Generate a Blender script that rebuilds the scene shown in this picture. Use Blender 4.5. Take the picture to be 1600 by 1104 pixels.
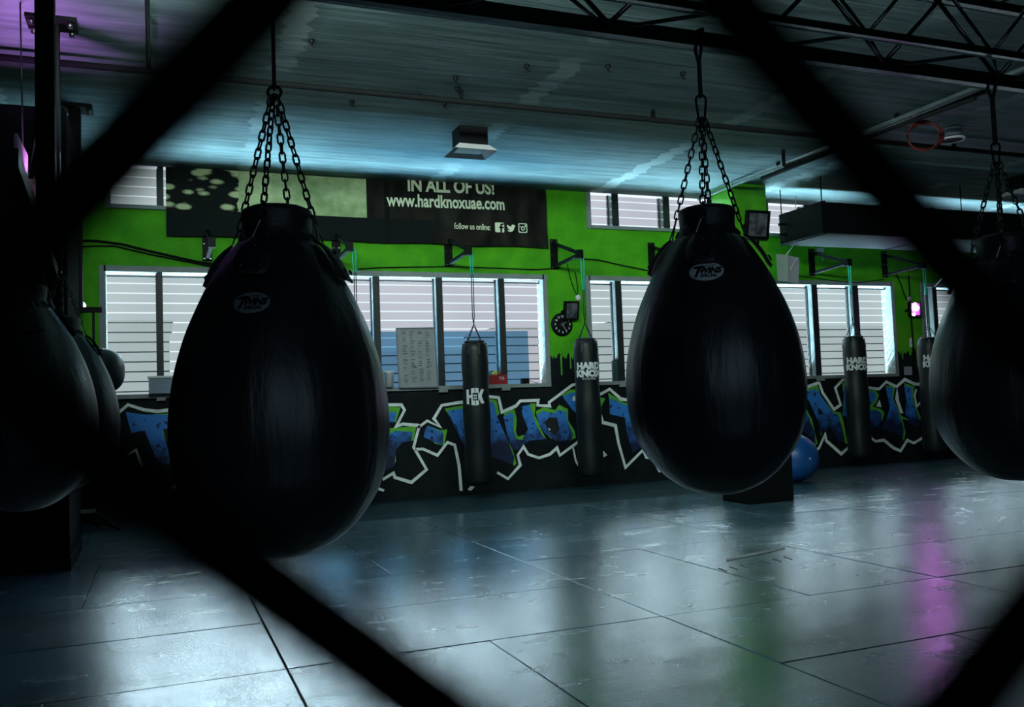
import bpy, bmesh, math, random
import numpy as np
from mathutils import Vector, Matrix
random.seed(7)
PI = math.pi
sc = bpy.context.scene
for o in list(bpy.data.objects):
    bpy.data.objects.remove(o, do_unlink=True)
COL = sc.collection

# ------------------------------------------------------------------ camera
FPX = 1396.32                                   # focal length in pixels of the 1600 px wide frame
CR = Vector((0.92896996, -0.36836138, -0.03639661))
CU = Vector((0.01302828, -0.06572874, 0.99775247))
CF = Vector((0.36992578, 0.92735626, 0.05626091))
CP = Vector((-0.54362617, -4.31054641, 1.18412492))
cam = bpy.data.cameras.new('camera')
cam_o = bpy.data.objects.new('camera', cam)
COL.objects.link(cam_o)
m = Matrix((CR, CU, -CF)).transposed().to_4x4()
m.translation = CP
cam_o.matrix_world = m
cam.sensor_width = 36
cam.lens = FPX / 1600 * 36
cam.clip_start = 0.005
cam.clip_end = 200
cam.dof.use_dof = True
cam.dof.focus_distance = 4.6
cam.dof.aperture_fstop = 11.0
sc.camera = cam_o

# ------------------------------------------------------------------ world, daylight, exposure
world = bpy.data.worlds.new('overcast_sky')
sc.world = world
world.use_nodes = True
wb = world.node_tree.nodes['Background']
wb.inputs[0].default_value = (0.80, 0.90, 1.0, 1)
wb.inputs[1].default_value = 1.15
vs = sc.view_settings
vs.view_transform = 'Standard'
vs.look = 'None'
vs.gamma = 1
vs.use_curve_mapping = False
vs.exposure = 0.0
sc.cycles.max_bounces = 8
sc.cycles.transparent_max_bounces = 16
sc.cycles.sample_clamp_indirect = 4

def area(name, loc, target, sx, sy, power, color, spread=180):
    l = bpy.data.lights.new(name, 'AREA')
    l.shape = 'RECTANGLE'; l.size = sx; l.size_y = sy
    l.energy = power; l.color = color; l.spread = math.radians(spread)
    o = bpy.data.objects.new(name, l)
    COL.objects.link(o)
    o.location = loc
    d = Vector(target) - Vector(loc)
    o.rotation_euler = d.to_track_quat('-Z', 'Y').to_euler()
    return o
# added lamps outside: pavement bounce for the ceiling, sky glare for the floor
area('ceiling_fill', (5.5, 8.0, 0.15), (5.5, 7.8, 4.0), 24, 1.2, 46000, (0.50, 0.86, 1.0))
area('sky_glare_fill', (18.0, 45.0, 17.0), (5.0, 2.0, 0.5), 90, 5.0, 82000, (0.60, 0.86, 1.0))
# added fill lamp, unseen above the frame, brightens the window wall
area('wall_fill', (1.6, 0.3, 4.05), (5.5, 7.0, 2.2), 6.5, 0.25, 120, (0.80, 1.0, 0.92), 110)
# added faint fill behind the camera, lifts the bag fronts and badges
area('front_fill', (0.5, -7.8, 2.3), (2.0, 0.0, 0.7), 6.0, 2.5, 9, (0.50, 0.76, 1.0), 90)

# ------------------------------------------------------------------ pixel helper (placing things on real planes)
def ray(x, y):
    return CR * ((x - 800) / FPX) + CU * (-(y - 552) / FPX) + CF
def onY(x, y, Y):
    d = ray(x, y); return CP + d * ((Y - CP.y) / d.y)
def onZ(x, y, Z):
    d = ray(x, y); return CP + d * ((Z - CP.z) / d.z)

# ------------------------------------------------------------------ materials
def ramp(nt, fac, c0, c1, p0=0.0, p1=1.0):
    r = nt.nodes.new('ShaderNodeValToRGB')
    r.color_ramp.elements[0].position = p0; r.color_ramp.elements[0].color = c0
    r.color_ramp.elements[1].position = p1; r.color_ramp.elements[1].color = c1
    nt.links.new(fac, r.inputs[0]); return r.outputs[0]
def coords(nt, scale=(1, 1, 1), obj=True):
    t = nt.nodes.new('ShaderNodeTexCoord') if obj else nt.nodes.new('ShaderNodeNewGeometry')
    mp = nt.nodes.new('ShaderNodeMapping')
    mp.inputs['Scale'].default_value = scale
    nt.links.new(t.outputs['Object' if obj else 'Position'], mp.inputs[0]); return mp.outputs[0]
def noise(nt, vec, s, detail=4, rough=0.5, dist=0.0):
    n = nt.nodes.new('ShaderNodeTexNoise')
    n.inputs['Scale'].default_value = s; n.inputs['Detail'].default_value = detail
    n.inputs['Roughness'].default_value = rough; n.inputs['Distortion'].default_value = dist
    nt.links.new(vec, n.inputs['Vector']); return n.outputs['Fac']
def mixc(nt, fac, a, b):
    n = nt.nodes.new('ShaderNodeMix'); n.data_type = 'RGBA'
    for s, v in ((0, fac), (6, a), (7, b)):
        if isinstance(v, (int, float)): n.inputs[s].default_value = v
        elif isinstance(v, tuple): n.inputs[s].default_value = v
        else: nt.links.new(v, n.inputs[s])
    return n.outputs[2]
def mathn(nt, op, a, b=0.0, c=None):
    n = nt.nodes.new('ShaderNodeMath'); n.operation = op
    for i, v in enumerate((a, b, c)):
        if v is None: continue
        if isinstance(v, (int, float)): n.inputs[i].default_value = v
        else: nt.links.new(v, n.inputs[i])
    return n.outputs[0]
def C4(c): return (c[0], c[1], c[2], 1)
def pm(name, col, rough=0.6, metal=0.0, ior=1.5, var=0.25, vs_=6.0, stretch=(1, 1, 1), bump=0.0, bs=40.0, bstretch=(1, 1, 1), em=None, es=0.0, coat=0.0, world_pos=False):
    mt = bpy.data.materials.new(name); mt.use_nodes = True
    nt = mt.node_tree; b = nt.nodes['Principled BSDF']
    dark = tuple(max(0, c * (1 - var)) for c in col)
    lite = tuple(min(1, c * (1 + var)) for c in col)
    f = noise(nt, coords(nt, stretch, not world_pos), vs_)
    nt.links.new(ramp(nt, f, C4(dark), C4(lite), 0.3, 0.7), b.inputs['Base Color'])
    b.inputs['Roughness'].default_value = rough
    b.inputs['Metallic'].default_value = metal
    b.inputs['IOR'].default_value = ior
    b.inputs['Coat Weight'].default_value = coat
    if bump:
        bn = nt.nodes.new('ShaderNodeBump'); bn.inputs['Strength'].default_value = bump
        bn.inputs['Distance'].default_value = 0.01
        nt.links.new(noise(nt, coords(nt, bstretch, not world_pos), bs, 5), bn.inputs['Height'])
        nt.links.new(bn.outputs[0], b.inputs['Normal'])
    if em:
        b.inputs['Emission Color'].default_value = C4(em); b.inputs['Emission Strength'].default_value = es
    return mt
M = {}
M['leather'] = pm('black_leather', (0.012, 0.016, 0.019), 0.36, ior=1.55, bump=0.7, bs=7, bstretch=(2.2, 2.2, 0.3))
M['leather_flat'] = pm('black_strap_leather', (0.010, 0.013, 0.016), 0.5, bump=0.3, bs=60)
M['vinyl'] = pm('black_vinyl', (0.007, 0.010, 0.012), 0.42, ior=1.35, bump=0.3, bs=12, bstretch=(1, 1, 0.3))
M['chain'] = pm('dark_steel', (0.06, 0.065, 0.065), 0.35, 1.0, bump=0.1, bs=80)
M['chrome'] = pm('worn_chrome', (0.35, 0.36, 0.37), 0.28, 1.0)
M['black_metal'] = pm('black_painted_steel', (0.004, 0.005, 0.006), 0.5, ior=1.22)
M['truss'] = pm('dark_truss_steel', (0.003, 0.004, 0.004), 0.16, 0.0, ior=1.9)
M['edge_glint'] = pm('bright_glint_steel', (0.75, 0.85, 0.85), 0.22, 1.0)
M['fence'] = pm('black_coated_wire', (0.0015, 0.0015, 0.002), 0.9, ior=1.1)
M['rope'] = pm('black_webbing', (0.010, 0.012, 0.013), 0.8, bump=0.4, bs=200)
M['green_strap'] = pm('green_webbing', (0.01, 0.42, 0.25), 0.6, bump=0.3, bs=150)
M['black'] = pm('black_paint', (0.003, 0.004, 0.005), 0.8, ior=1.15)
M['alu'] = pm('grey_aluminium', (0.17, 0.19, 0.20), 0.5, 0.2)
M['dark_alu'] = pm('dark_frame', (0.015, 0.018, 0.02), 0.5, 0.2)
M['trim'] = pm('grey_white_trim', (0.22, 0.25, 0.25), 0.6, var=0.1)
M['white_plastic'] = pm('white_plastic', (0.65, 0.66, 0.68), 0.4, var=0.08)
M['grey_plastic'] = pm('blue_grey_plastic', (0.20, 0.27, 0.36), 0.4, var=0.15)
M['paper'] = pm('white_paper', (0.34, 0.35, 0.38), 0.8, var=0.1)
M['red'] = pm('dark_red_plastic', (0.28, 0.015, 0.02), 0.4)
M['yellow'] = pm('yellow_rubber', (0.85, 0.55, 0.02), 0.5)
M['teal'] = pm('teal_rubber', (0.02, 0.35, 0.28), 0.5)
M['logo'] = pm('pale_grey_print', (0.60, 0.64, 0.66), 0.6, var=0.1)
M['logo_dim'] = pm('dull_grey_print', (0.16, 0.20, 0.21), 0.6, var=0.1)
M['banner_text'] = pm('pale_yellow_print', (0.85, 0.90, 0.62), 0.7, var=0.05)
M['ball'] = pm('blue_rubber', (0.008, 0.075, 0.27), 0.38, var=0.12, bump=0.1, bs=30)
M['red_cable'] = pm('red_cable', (0.10, 0.006, 0.008), 0.6)
M['duct'] = pm('black_duct_board', (0.003, 0.0045, 0.006), 0.75, ior=1.2, bump=0.15, bs=50)
M['duct_under'] = pm('dark_grey_duct_board', (0.013, 0.018, 0.021), 0.7, ior=1.25, var=0.15, bump=0.15, bs=50)
M['conduit'] = pm('dark_conduit', (0.004, 0.005, 0.006), 0.8, 0.0, ior=1.3)
M['steel_conduit'] = pm('galvanised_conduit', (0.20, 0.26, 0.26), 0.4, 0.6)
M['box'] = pm('black_plywood', (0.004, 0.005, 0.006), 0.8, ior=1.2, bump=0.1)
M['spray_white'] = pm('white_spray_paint', (0.80, 0.86, 0.86), 0.7, var=0.15, vs_=9, world_pos=True)
M['spray_green'] = pm('green_spray_paint', (0.10, 0.42, 0.03), 0.7, var=0.25, vs_=9, world_pos=True)
M['spray_black'] = pm('black_spray_paint', (0.004, 0.005, 0.007), 0.7)
M['pavement'] = pm('pale_pavement', (0.42, 0.40, 0.36), 0.9)
M['far_building'] = pm('brown_building', (0.012, 0.011, 0.009), 0.9, world_pos=True)
M['far_pale'] = pm('sand_building', (0.05, 0.042, 0.03), 0.9, world_pos=True)
M['lens_glass'] = pm('lamp_glass', (0.09, 0.09, 0.11), 0.15, var=0.8, vs_=9)
M['clock_face'] = pm('dark_clock_face', (0.015, 0.03, 0.035), 0.4)
M['purple_led'] = pm('purple_led', (0.5, 0.2, 0.6), 0.4, em=(0.80, 0.25, 1.0), es=180)
M['purple_glass'] = pm('purple_lit_lens', (0.3, 0.05, 0.4), 0.4, em=(0.45, 0.06, 0.75), es=0.7)
M['warm_led'] = pm('pink_white_lamp', (0.9, 0.8, 0.9), 0.4, em=(1.0, 0.75, 0.95), es=4)
M['violet_reflector'] = pm('violet_reflector', (0.55, 0.32, 0.45), 0.3, 0.5)
M['blue_led'] = pm('blue_white_led', (0.6, 0.7, 1), 0.4, em=(0.35, 0.4, 1.0), es=9)
M['sign_grey'] = pm('grey_sign_board', (0.30, 0.24, 0.32), 0.6, vs_=30, var=0.3)
M['sign_board'] = pm('grey_white_board', (0.26, 0.28, 0.30), 0.35, var=0.12)
M['mat_pink'] = pm('faded_pink_print', (0.07, 0.05, 0.06), 0.5)

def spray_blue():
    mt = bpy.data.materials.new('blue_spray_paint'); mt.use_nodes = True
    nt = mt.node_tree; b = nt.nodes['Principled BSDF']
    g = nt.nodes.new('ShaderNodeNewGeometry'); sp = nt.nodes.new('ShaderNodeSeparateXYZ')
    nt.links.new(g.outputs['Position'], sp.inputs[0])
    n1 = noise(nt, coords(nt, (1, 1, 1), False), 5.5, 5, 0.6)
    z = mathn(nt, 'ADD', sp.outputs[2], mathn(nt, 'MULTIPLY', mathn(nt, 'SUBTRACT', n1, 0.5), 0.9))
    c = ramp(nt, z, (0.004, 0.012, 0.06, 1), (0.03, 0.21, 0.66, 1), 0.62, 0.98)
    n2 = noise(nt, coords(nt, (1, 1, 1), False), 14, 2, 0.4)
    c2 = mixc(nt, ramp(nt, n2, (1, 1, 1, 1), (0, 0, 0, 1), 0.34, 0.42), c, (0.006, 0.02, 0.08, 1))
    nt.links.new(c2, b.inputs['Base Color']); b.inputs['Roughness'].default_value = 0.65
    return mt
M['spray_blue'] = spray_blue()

def wall_mat():
    mt = bpy.data.materials.new('green_over_black_wall_paint'); mt.use_nodes = True
    nt = mt.node_tree; b = nt.nodes['Principled BSDF']
    g = nt.nodes.new('ShaderNodeNewGeometry'); sp = nt.nodes.new('ShaderNodeSeparateXYZ')
    nt.links.new(g.outputs['Position'], sp.inputs[0])
    # paint drips: the green ends in a ragged edge near z = 1.8
    nd = noise(nt, coords(nt, (1, 1, 0.02), False), 9, 3, 0.7)
    e = mathn(nt, 'ADD', sp.outputs[2], mathn(nt, 'MULTIPLY', nd, 0.55))
    mask = ramp(nt, e, (0, 0, 0, 1), (1, 1, 1, 1), 0.0, 1.0)
    st = mathn(nt, 'GREATER_THAN', e, 2.08)
    gn = noise(nt, coords(nt, (1, 1, 1), False), 3.0, 6, 0.6)
    gc = ramp(nt, gn, (0.05, 0.30, 0.008, 1), (0.10, 0.46, 0.012, 1), 0.3, 0.7)
    bn_ = noise(nt, coords(nt, (1, 1, 1), False), 6.0, 6, 0.6)
    bc = ramp(nt, bn_, (0.003, 0.005, 0.007, 1), (0.009, 0.013, 0.017, 1), 0.3, 0.7)
    nt.links.new(mixc(nt, st, bc, gc), b.inputs['Base Color'])
    b.inputs['Roughness'].default_value = 0.7
    bp = nt.nodes.new('ShaderNodeBump'); bp.inputs['Strength'].default_value = 0.25; bp.inputs['Distance'].default_value = 0.01
    nt.links.new(noise(nt, coords(nt, (1, 1, 1), False), 18, 6), bp.inputs['Height'])
    nt.links.new(bp.outputs[0], b.inputs['Normal'])
    return mt
M['wall'] = wall_mat()
M['wall'].node_tree.nodes['Principled BSDF'].inputs['IOR'].default_value = 1.25
M['green'] = pm('green_column_paint', (0.075, 0.38, 0.010), 0.55, var=0.2, vs_=4, bump=0.2, bs=20, world_pos=True)

def ceiling_mat():
    mt = bpy.data.materials.new('board_marked_concrete'); mt.use_nodes = True
    nt = mt.node_tree; b = nt.nodes['Principled BSDF']
    a = noise(nt, coords(nt, (0.35, 5.0, 1), False), 2.2, 8, 0.6, 0.4)       # streaks along the boards
    c = noise(nt, coords(nt, (0.9, 1.6, 1), False), 1.1, 6, 0.6)
    f = mathn(nt, 'ADD', mathn(nt, 'MULTIPLY', a, 0.65), mathn(nt, 'MULTIPLY', c, 0.35))
    col = ramp(nt, f, (0.050, 0.090, 0.098, 1), (0.20, 0.29, 0.31, 1), 0.34, 0.66)
    # pale repaired joints running from front to back
    g = nt.nodes.new('ShaderNodeNewGeometry'); sp = nt.nodes.new('ShaderNodeSeparateXYZ')
    nt.links.new(g.outputs['Position'], sp.inputs[0])
    nj = noise(nt, coords(nt, (0.2, 6.0, 1), False), 1.6, 1, 0.2)
    x = mathn(nt, 'ADD', sp.outputs[0], mathn(nt, 'MULTIPLY', nj, 0.22))
    d = mathn(nt, 'ABSOLUTE', mathn(nt, 'SUBTRACT', mathn(nt, 'FRACT', mathn(nt, 'DIVIDE', mathn(nt, 'SUBTRACT', x, 0.62), 2.44)), 0.5), 0)
    j = ramp(nt, d, (0.0, 0, 0, 1), (0.7, 0.7, 0.7, 1), 0.455, 0.462)
    brk = ramp(nt, noise(nt, coords(nt, (0.15, 1, 1), False), 1.3, 2), (0, 0, 0, 1), (1, 1, 1, 1), 0.42, 0.55)
    jj = mathn(nt, 'MULTIPLY', j, brk)
    col2 = mixc(nt, jj, col, (0.36, 0.45, 0.47, 1))
    pits = ramp(nt, noise(nt, coords(nt, (1, 2.5, 1), False), 7, 3, 0.5), (1, 1, 1, 1), (0, 0, 0, 1), 0.24, 0.29)
    col3 = mixc(nt, mathn(nt, 'MULTIPLY', pits, 0.6), col2, (0.03, 0.05, 0.06, 1))
    nt.links.new(col3, b.inputs['Base Color'])
    b.inputs['Roughness'].default_value = 0.75
    bp = nt.nodes.new('ShaderNodeBump'); bp.inputs['Strength'].default_value = 0.5; bp.inputs['Distance'].default_value = 0.02
    nt.links.new(a, bp.inputs['Height']); nt.links.new(bp.outputs[0], b.inputs['Normal'])
    return mt
M['ceiling'] = ceiling_mat()

def mat_mat(name, base, rough_lo, rough_hi, ior, bump):
    mt = bpy.data.materials.new(name); mt.use_nodes = True
    nt = mt.node_tree; b = nt.nodes['Principled BSDF']
    oi = nt.nodes.new('ShaderNodeObjectInfo')
    n1 = noise(nt, coords(nt, (1, 1, 1), False), 1.4, 6, 0.6, 0.5)
    lo = tuple(c * 0.75 for c in base) + (1,); hi = tuple(c * 1.3 for c in base) + (1,)
    c = ramp(nt, n1, lo, hi, 0.3, 0.7)
    k = mathn(nt, 'ADD', mathn(nt, 'MULTIPLY', oi.outputs['Random'], 0.35), 0.82)
    hs = nt.nodes.new('ShaderNodeHueSaturation'); nt.links.new(k, hs.inputs['Value']); nt.links.new(c, hs.inputs['Color'])
    # pale scuffs
    sc_ = ramp(nt, noise(nt, coords(nt, (0.6, 3.0, 1), False), 9, 6, 0.7, 1.0), (0, 0, 0, 1), (0.05, 0.05, 0.05, 1), 0.55, 0.85)
    nt.links.new(mixc(nt, sc_, hs.outputs[0], tuple(min(1, q * 2.4) for q in base) + (1,)), b.inputs['Base Color'])
    n2 = noise(nt, coords(nt, (1, 2, 1), False), 2.3, 5, 0.6)
    r = nt.nodes.new('ShaderNodeMapRange'); nt.links.new(n2, r.inputs[0])
    r.inputs[1].default_value = 0.3; r.inputs[2].default_value = 0.7
    r.inputs[3].default_value = rough_lo; r.inputs[4].default_value = rough_hi
    nt.links.new(r.outputs[0], b.inputs['Roughness'])
    b.inputs['IOR'].default_value = ior
    bp = nt.nodes.new('ShaderNodeBump'); bp.inputs['Strength'].default_value = bump; bp.inputs['Distance'].default_value = 0.004
    h = mathn(nt, 'ADD', noise(nt, coords(nt, (1, 1, 1), False), 55, 4, 0.6), mathn(nt, 'MULTIPLY', noise(nt, coords(nt, (1, 1, 1), False), 30, 3), 0.25))
    nt.links.new(h, bp.inputs['Height']); nt.links.new(bp.outputs[0], b.inputs['Normal'])
    return mt
M['mat'] = mat_mat('blue_grey_vinyl_mat', (0.056, 0.120, 0.155), 0.20, 0.29, 2.5, 0.20)
M['rubber'] = mat_mat('dark_teal_rubber_floor', (0.008, 0.030, 0.038), 0.45, 0.6, 1.4, 0.4)

def film_mat(name, col, strength, off=0.0):
    """frosted daylight film on the glass, cut by clear slits every 12 cm"""
    mt = bpy.data.materials.new(name); mt.use_nodes = True
    nt = mt.node_tree
    for n in list(nt.nodes): nt.nodes.remove(n)
    out = nt.nodes.new('ShaderNodeOutputMaterial')
    g = nt.nodes.new('ShaderNodeNewGeometry'); sp = nt.nodes.new('ShaderNodeSeparateXYZ')
    nt.links.new(g.outputs['Position'], sp.inputs[0])
    fr = mathn(nt, 'FRACT', mathn(nt, 'DIVIDE', mathn(nt, 'ADD', sp.outputs[2], 10.0 + off), 0.1175))
    slit = mathn(nt, 'LESS_THAN', fr, 0.13)
    em = nt.nodes.new('ShaderNodeEmission')
    nz = noise(nt, coords(nt, (1, 1, 1), False), 0.7, 2)
    lo = tuple(c * 0.88 for c in col) + (1,); hi = tuple(min(1, c * 1.10) for c in col) + (1,)
    nt.links.new(ramp(nt, nz, lo, hi, 0.3, 0.7), em.inputs[0]); em.inputs[1].default_value = strength
    tr = nt.nodes.new('ShaderNodeBsdfTransparent'); tr.inputs[0].default_value = (0.07, 0.07, 0.07, 1)
    ad = nt.nodes.new('ShaderNodeAddShader'); nt.links.new(em.outputs[0], ad.inputs[0]); nt.links.new(tr.outputs[0], ad.inputs[1])
    cl = nt.nodes.new('ShaderNodeBsdfTransparent'); cl.inputs[0].default_value = (0.92, 0.95, 0.95, 1)
    mx = nt.nodes.new('ShaderNodeMixShader'); nt.links.new(slit, mx.inputs[0])
    nt.links.new(ad.outputs[0], mx.inputs[1]); nt.links.new(cl.outputs[0], mx.inputs[2])
    nt.links.new(mx.outputs[0], out.inputs[0])
    return mt
M['film'] = film_mat('frosted_daylight_film', (0.80, 0.84, 0.97), 0.57)
M['film_cool'] = film_mat('frosted_daylight_film_cool', (0.70, 0.86, 0.88), 0.55, 0.03)
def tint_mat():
    mt = bpy.data.materials.new('blue_shade_tint'); mt.use_nodes = True
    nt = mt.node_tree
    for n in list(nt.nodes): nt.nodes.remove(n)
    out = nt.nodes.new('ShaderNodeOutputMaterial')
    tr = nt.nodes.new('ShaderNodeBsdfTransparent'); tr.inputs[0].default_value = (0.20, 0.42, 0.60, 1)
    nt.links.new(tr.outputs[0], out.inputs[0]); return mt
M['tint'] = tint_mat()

def banner_mat():
    mt = bpy.data.materials.new('printed_vinyl_banner'); mt.use_nodes = True
    nt = mt.node_tree; b = nt.nodes['Principled BSDF']
    g = nt.nodes.new('ShaderNodeNewGeometry'); sp = nt.nodes.new('ShaderNodeSeparateXYZ')
    nt.links.new(g.outputs['Position'], sp.inputs[0])
    X, Z = sp.outputs[0], sp.outputs[2]
    P = coords(nt, (1, 1, 1), False)
    # pale mottled photograph in the middle, dark print with pale patches on the left, black right side
    n1 = noise(nt, P, 2.2, 6, 0.65)
    pale = ramp(nt, n1, (0.16, 0.26, 0.10, 1), (0.66, 0.78, 0.42, 1), 0.30, 0.66)
    vo = nt.nodes.new('ShaderNodeTexVoronoi'); vo.inputs['Scale'].default_value = 4.0
    nt.links.new(coords(nt, (1.0, 1, 2.3), False), vo.inputs['Vector'])
    blob = ramp(nt, mathn(nt, 'ADD', vo.outputs['Distance'], mathn(nt, 'MULTIPLY', n1, 0.45)), (0.60, 0.66, 0.36, 1), (0.006, 0.010, 0.008, 1), 0.50, 0.66)
    fade = mathn(nt, 'GREATER_THAN', mathn(nt, 'ADD', Z, mathn(nt, 'MULTIPLY', n1, 0.35)), 3.78)
    left = mixc(nt, fade, (0.005, 0.009, 0.009, 1), blob)
    n2 = noise(nt, coords(nt, (1, 1, 0.4), False), 4, 5)
    dark = ramp(nt, n2, (0.006, 0.006, 0.005, 1), (0.030, 0.025, 0.019, 1), 0.35, 0.7)
    edge = mathn(nt, 'ADD', X, mathn(nt, 'MULTIPLY', mathn(nt, 'SUBTRACT', n1, 0.5), 0.4))
    isL = mathn(nt, 'LESS_THAN', edge, 0.42)
    isR = mathn(nt, 'GREATER_THAN', X, 2.02)
    c = mixc(nt, isL, pale, left)
    c = mixc(nt, isR, c, dark)
    low = mathn(nt, 'LESS_THAN', Z, 3.66)
    n3 = mathn(nt, 'LESS_THAN', X, 2.9)
    c = mixc(nt, mathn(nt, 'MULTIPLY', low, n3), c, (0.006, 0.009, 0.009, 1))
    seam = mathn(nt, 'LESS_THAN', mathn(nt, 'ABSOLUTE', mathn(nt, 'SUBTRACT', X, 2.29)), 0.035)
    c = mixc(nt, seam, c, (0.005, 0.007, 0.006, 1))
    nt.links.new(c, b.inputs['Base Color']); b.inputs['Roughness'].default_value = 0.6; b.inputs['IOR'].default_value = 1.16
    return mt
M['banner'] = banner_mat()

# ------------------------------------------------------------------ mesh building
class MB:
    def __init__(s): s.v = []; s.f = []; s.sm = []
    def add(s, vs_, fs, smooth=False):
        o = len(s.v); s.v += [tuple(q) for q in vs_]
        s.f += [tuple(i + o for i in f) for f in fs]; s.sm += [smooth] * len(fs)
        return s
    def box(s, x0, x1, y0, y1, z0, z1):
        vs_ = [(x0, y0, z0), (x1, y0, z0), (x1, y1, z0), (x0, y1, z0), (x0, y0, z1), (x1, y0, z1), (x1, y1, z1), (x0, y1, z1)]
        return s.add(vs_, [(0, 3, 2, 1), (4, 5, 6, 7), (0, 1, 5, 4), (1, 2, 6, 5), (2, 3, 7, 6), (3, 0, 4, 7)])
    def bevbox(s, x0, x1, y0, y1, z0, z1, b=0.01):
        """box with a chamfered top edge"""
        vs_ = [(x0, y0, z0), (x1, y0, z0), (x1, y1, z0), (x0, y1, z0), (x0, y0, z1 - b), (x1, y0, z1 - b), (x1, y1, z1 - b), (x0, y1, z1 - b),
               (x0 + b, y0 + b, z1), (x1 - b, y0 + b, z1), (x1 - b, y1 - b, z1), (x0 + b, y1 - b, z1)]
        return s.add(vs_, [(0, 3, 2, 1), (8, 9, 10, 11), (0, 1, 5, 4), (1, 2, 6, 5), (2, 3, 7, 6), (3, 0, 4, 7), (4, 5, 9, 8), (5, 6, 10, 9), (6, 7, 11, 10), (7, 4, 8, 11)])
    def tube(s, pts, r, n=8, closed=False, caps=True, flat=1.0):
        pts = [Vector(p) for p in pts]; N = len(pts)
        rr = r if isinstance(r, (list, tuple)) else [r] * N
        t0 = (pts[1] - pts[0]).normalized()
        up = Vector((0, 0, 1)) if abs(t0.z) < 0.9 else Vector((1, 0, 0))
        a = t0.cross(up).normalized()
        vs_ = []
        for i, p in enumerate(pts):
            if closed: t = (pts[(i + 1) % N] - pts[i - 1])
            else: t = pts[min(i + 1, N - 1)] - pts[max(i - 1, 0)]
            t.normalize()
            a = (a - t * a.dot(t)).normalized(); b = t.cross(a)
            for k in range(n):
                q = 2 * PI * k / n
                vs_.append(p + (a * math.cos(q) + b * math.sin(q) * flat) * rr[i])
        fs = []
        for i in range(N if closed else N - 1):
            j = (i + 1) % N
            for k in range(n):
                l = (k + 1) % n
                fs.append((i * n + k, i * n + l, j * n + l, j * n + k))
        s.add(vs_, fs, True)
        if caps and not closed:
            o = len(s.v) - N * n
            s.f.append(tuple(o + k for k in reversed(range(n)))); s.sm.append(False)
            s.f.append(tuple(o + (N - 1) * n + k for k in range(n))); s.sm.append(False)
        return s
    def bar(s, a, b, w, h=None, up=(0, 0, 1)):
        """rectangular bar from a to b"""
        h = h or w; a = Vector(a); b = Vector(b); t = (b - a).normalized()
        up = Vector(up)
        if abs(t.dot(up)) > 0.98: up = Vector((1, 0, 0))
        u = t.cross(up).normalized(); v = u.cross(t)
        vs_ = [p + u * (w / 2 * i) + v * (h / 2 * j) for p in (a, b) for i, j in ((-1, -1), (1, -1), (1, 1), (-1, 1))]
        return s.add(vs_, [(0, 3, 2, 1), (4, 5, 6, 7), (0, 1, 5, 4), (1, 2, 6, 5), (2, 3, 7, 6), (3, 0, 4, 7)])
    def lathe(s, prof, n=32, c=(0, 0, 0), smooth=True, mod=None):
        vs_ = []; fs = []; R = len(prof)
        for r, z in prof:
            for k in range(n):
                q = 2 * PI * k / n
                rr = r * (mod(q, z) if mod else 1)
                vs_.append((c[0] + rr * math.cos(q), c[1] + rr * math.sin(q), c[2] + z))
        for i in range(R - 1):
            for k in range(n):
                l = (k + 1) % n
                fs.append((i * n + k, i * n + l, (i + 1) * n + l, (i + 1) * n + k))
        s.add(vs_, fs, smooth)
        o = len(s.v) - R * n
        if prof[0][0] > 1e-6: s.f.append(tuple(o + k for k in reversed(range(n)))); s.sm.append(False)
        if prof[-1][0] > 1e-6: s.f.append(tuple(o + (R - 1) * n + k for k in range(n))); s.sm.append(False)
        return s
    def xform(s, mtx):
        s.v = [tuple(mtx @ Vector(q)) for q in s.v]; return s
    def build(s, name, mat, parent=None, loc=None):
        me = bpy.data.meshes.new(name)
        me.from_pydata(s.v, [], s.f)
        me.polygons.foreach_set('use_smooth', s.sm)
        me.materials.append(mat); me.update()
        o = bpy.data.objects.new(name, me); COL.objects.link(o)
        if parent: o.parent = parent
        if loc is not None: o.location = loc
        return o
def empty(name, label, cat, loc=(0, 0, 0), group=None, rz=0):
    o = bpy.data.objects.new(name, None); COL.objects.link(o)
    o.location = loc; o.rotation_euler = (0, 0, rz); o.empty_display_size = 0.1
    o['label'] = label; o['category'] = cat
    if group: o['group'] = group
    return o
def tag(o, label, cat, group=None):
    o['label'] = label; o['category'] = cat
    if group: o['group'] = group
    return o
def struct(o): o['kind'] = 'structure'; return o
def copy_tree(o, parent=None):
    c = o.copy(); COL.objects.link(c); c.parent = parent
    for ch in list(o.children): copy_tree(ch, c)
    return c

_font = {}
def text_geo(s, size=1.0, bold=0.02, shear=0.0, align='CENTER', spacing=1.0):
    """flat triangles of a string, centred (list of 2-D verts, faces)"""
    key = (s, size, bold, shear, align, spacing)
    if key in _font: return _font[key]
    cu = bpy.data.curves.new('txt', 'FONT'); cu.body = s; cu.size = size; cu.offset = bold; cu.shear = shear
    cu.align_x = align; cu.align_y = 'CENTER'; cu.resolution_u = 3; cu.space_character = spacing
    ob = bpy.data.objects.new('txt', cu); COL.objects.link(ob)
    dg = bpy.context.evaluated_depsgraph_get(); dg.update()
    me = ob.evaluated_get(dg).to_mesh()
    vs_ = [(q.co.x, q.co.y) for q in me.vertices]; fs = [tuple(f.vertices) for f in me.polygons]
    ob.evaluated_get(dg).to_mesh_clear()
    bpy.data.objects.remove(ob); bpy.data.curves.remove(cu)
    _font[key] = (vs_, fs); return vs_, fs

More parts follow.
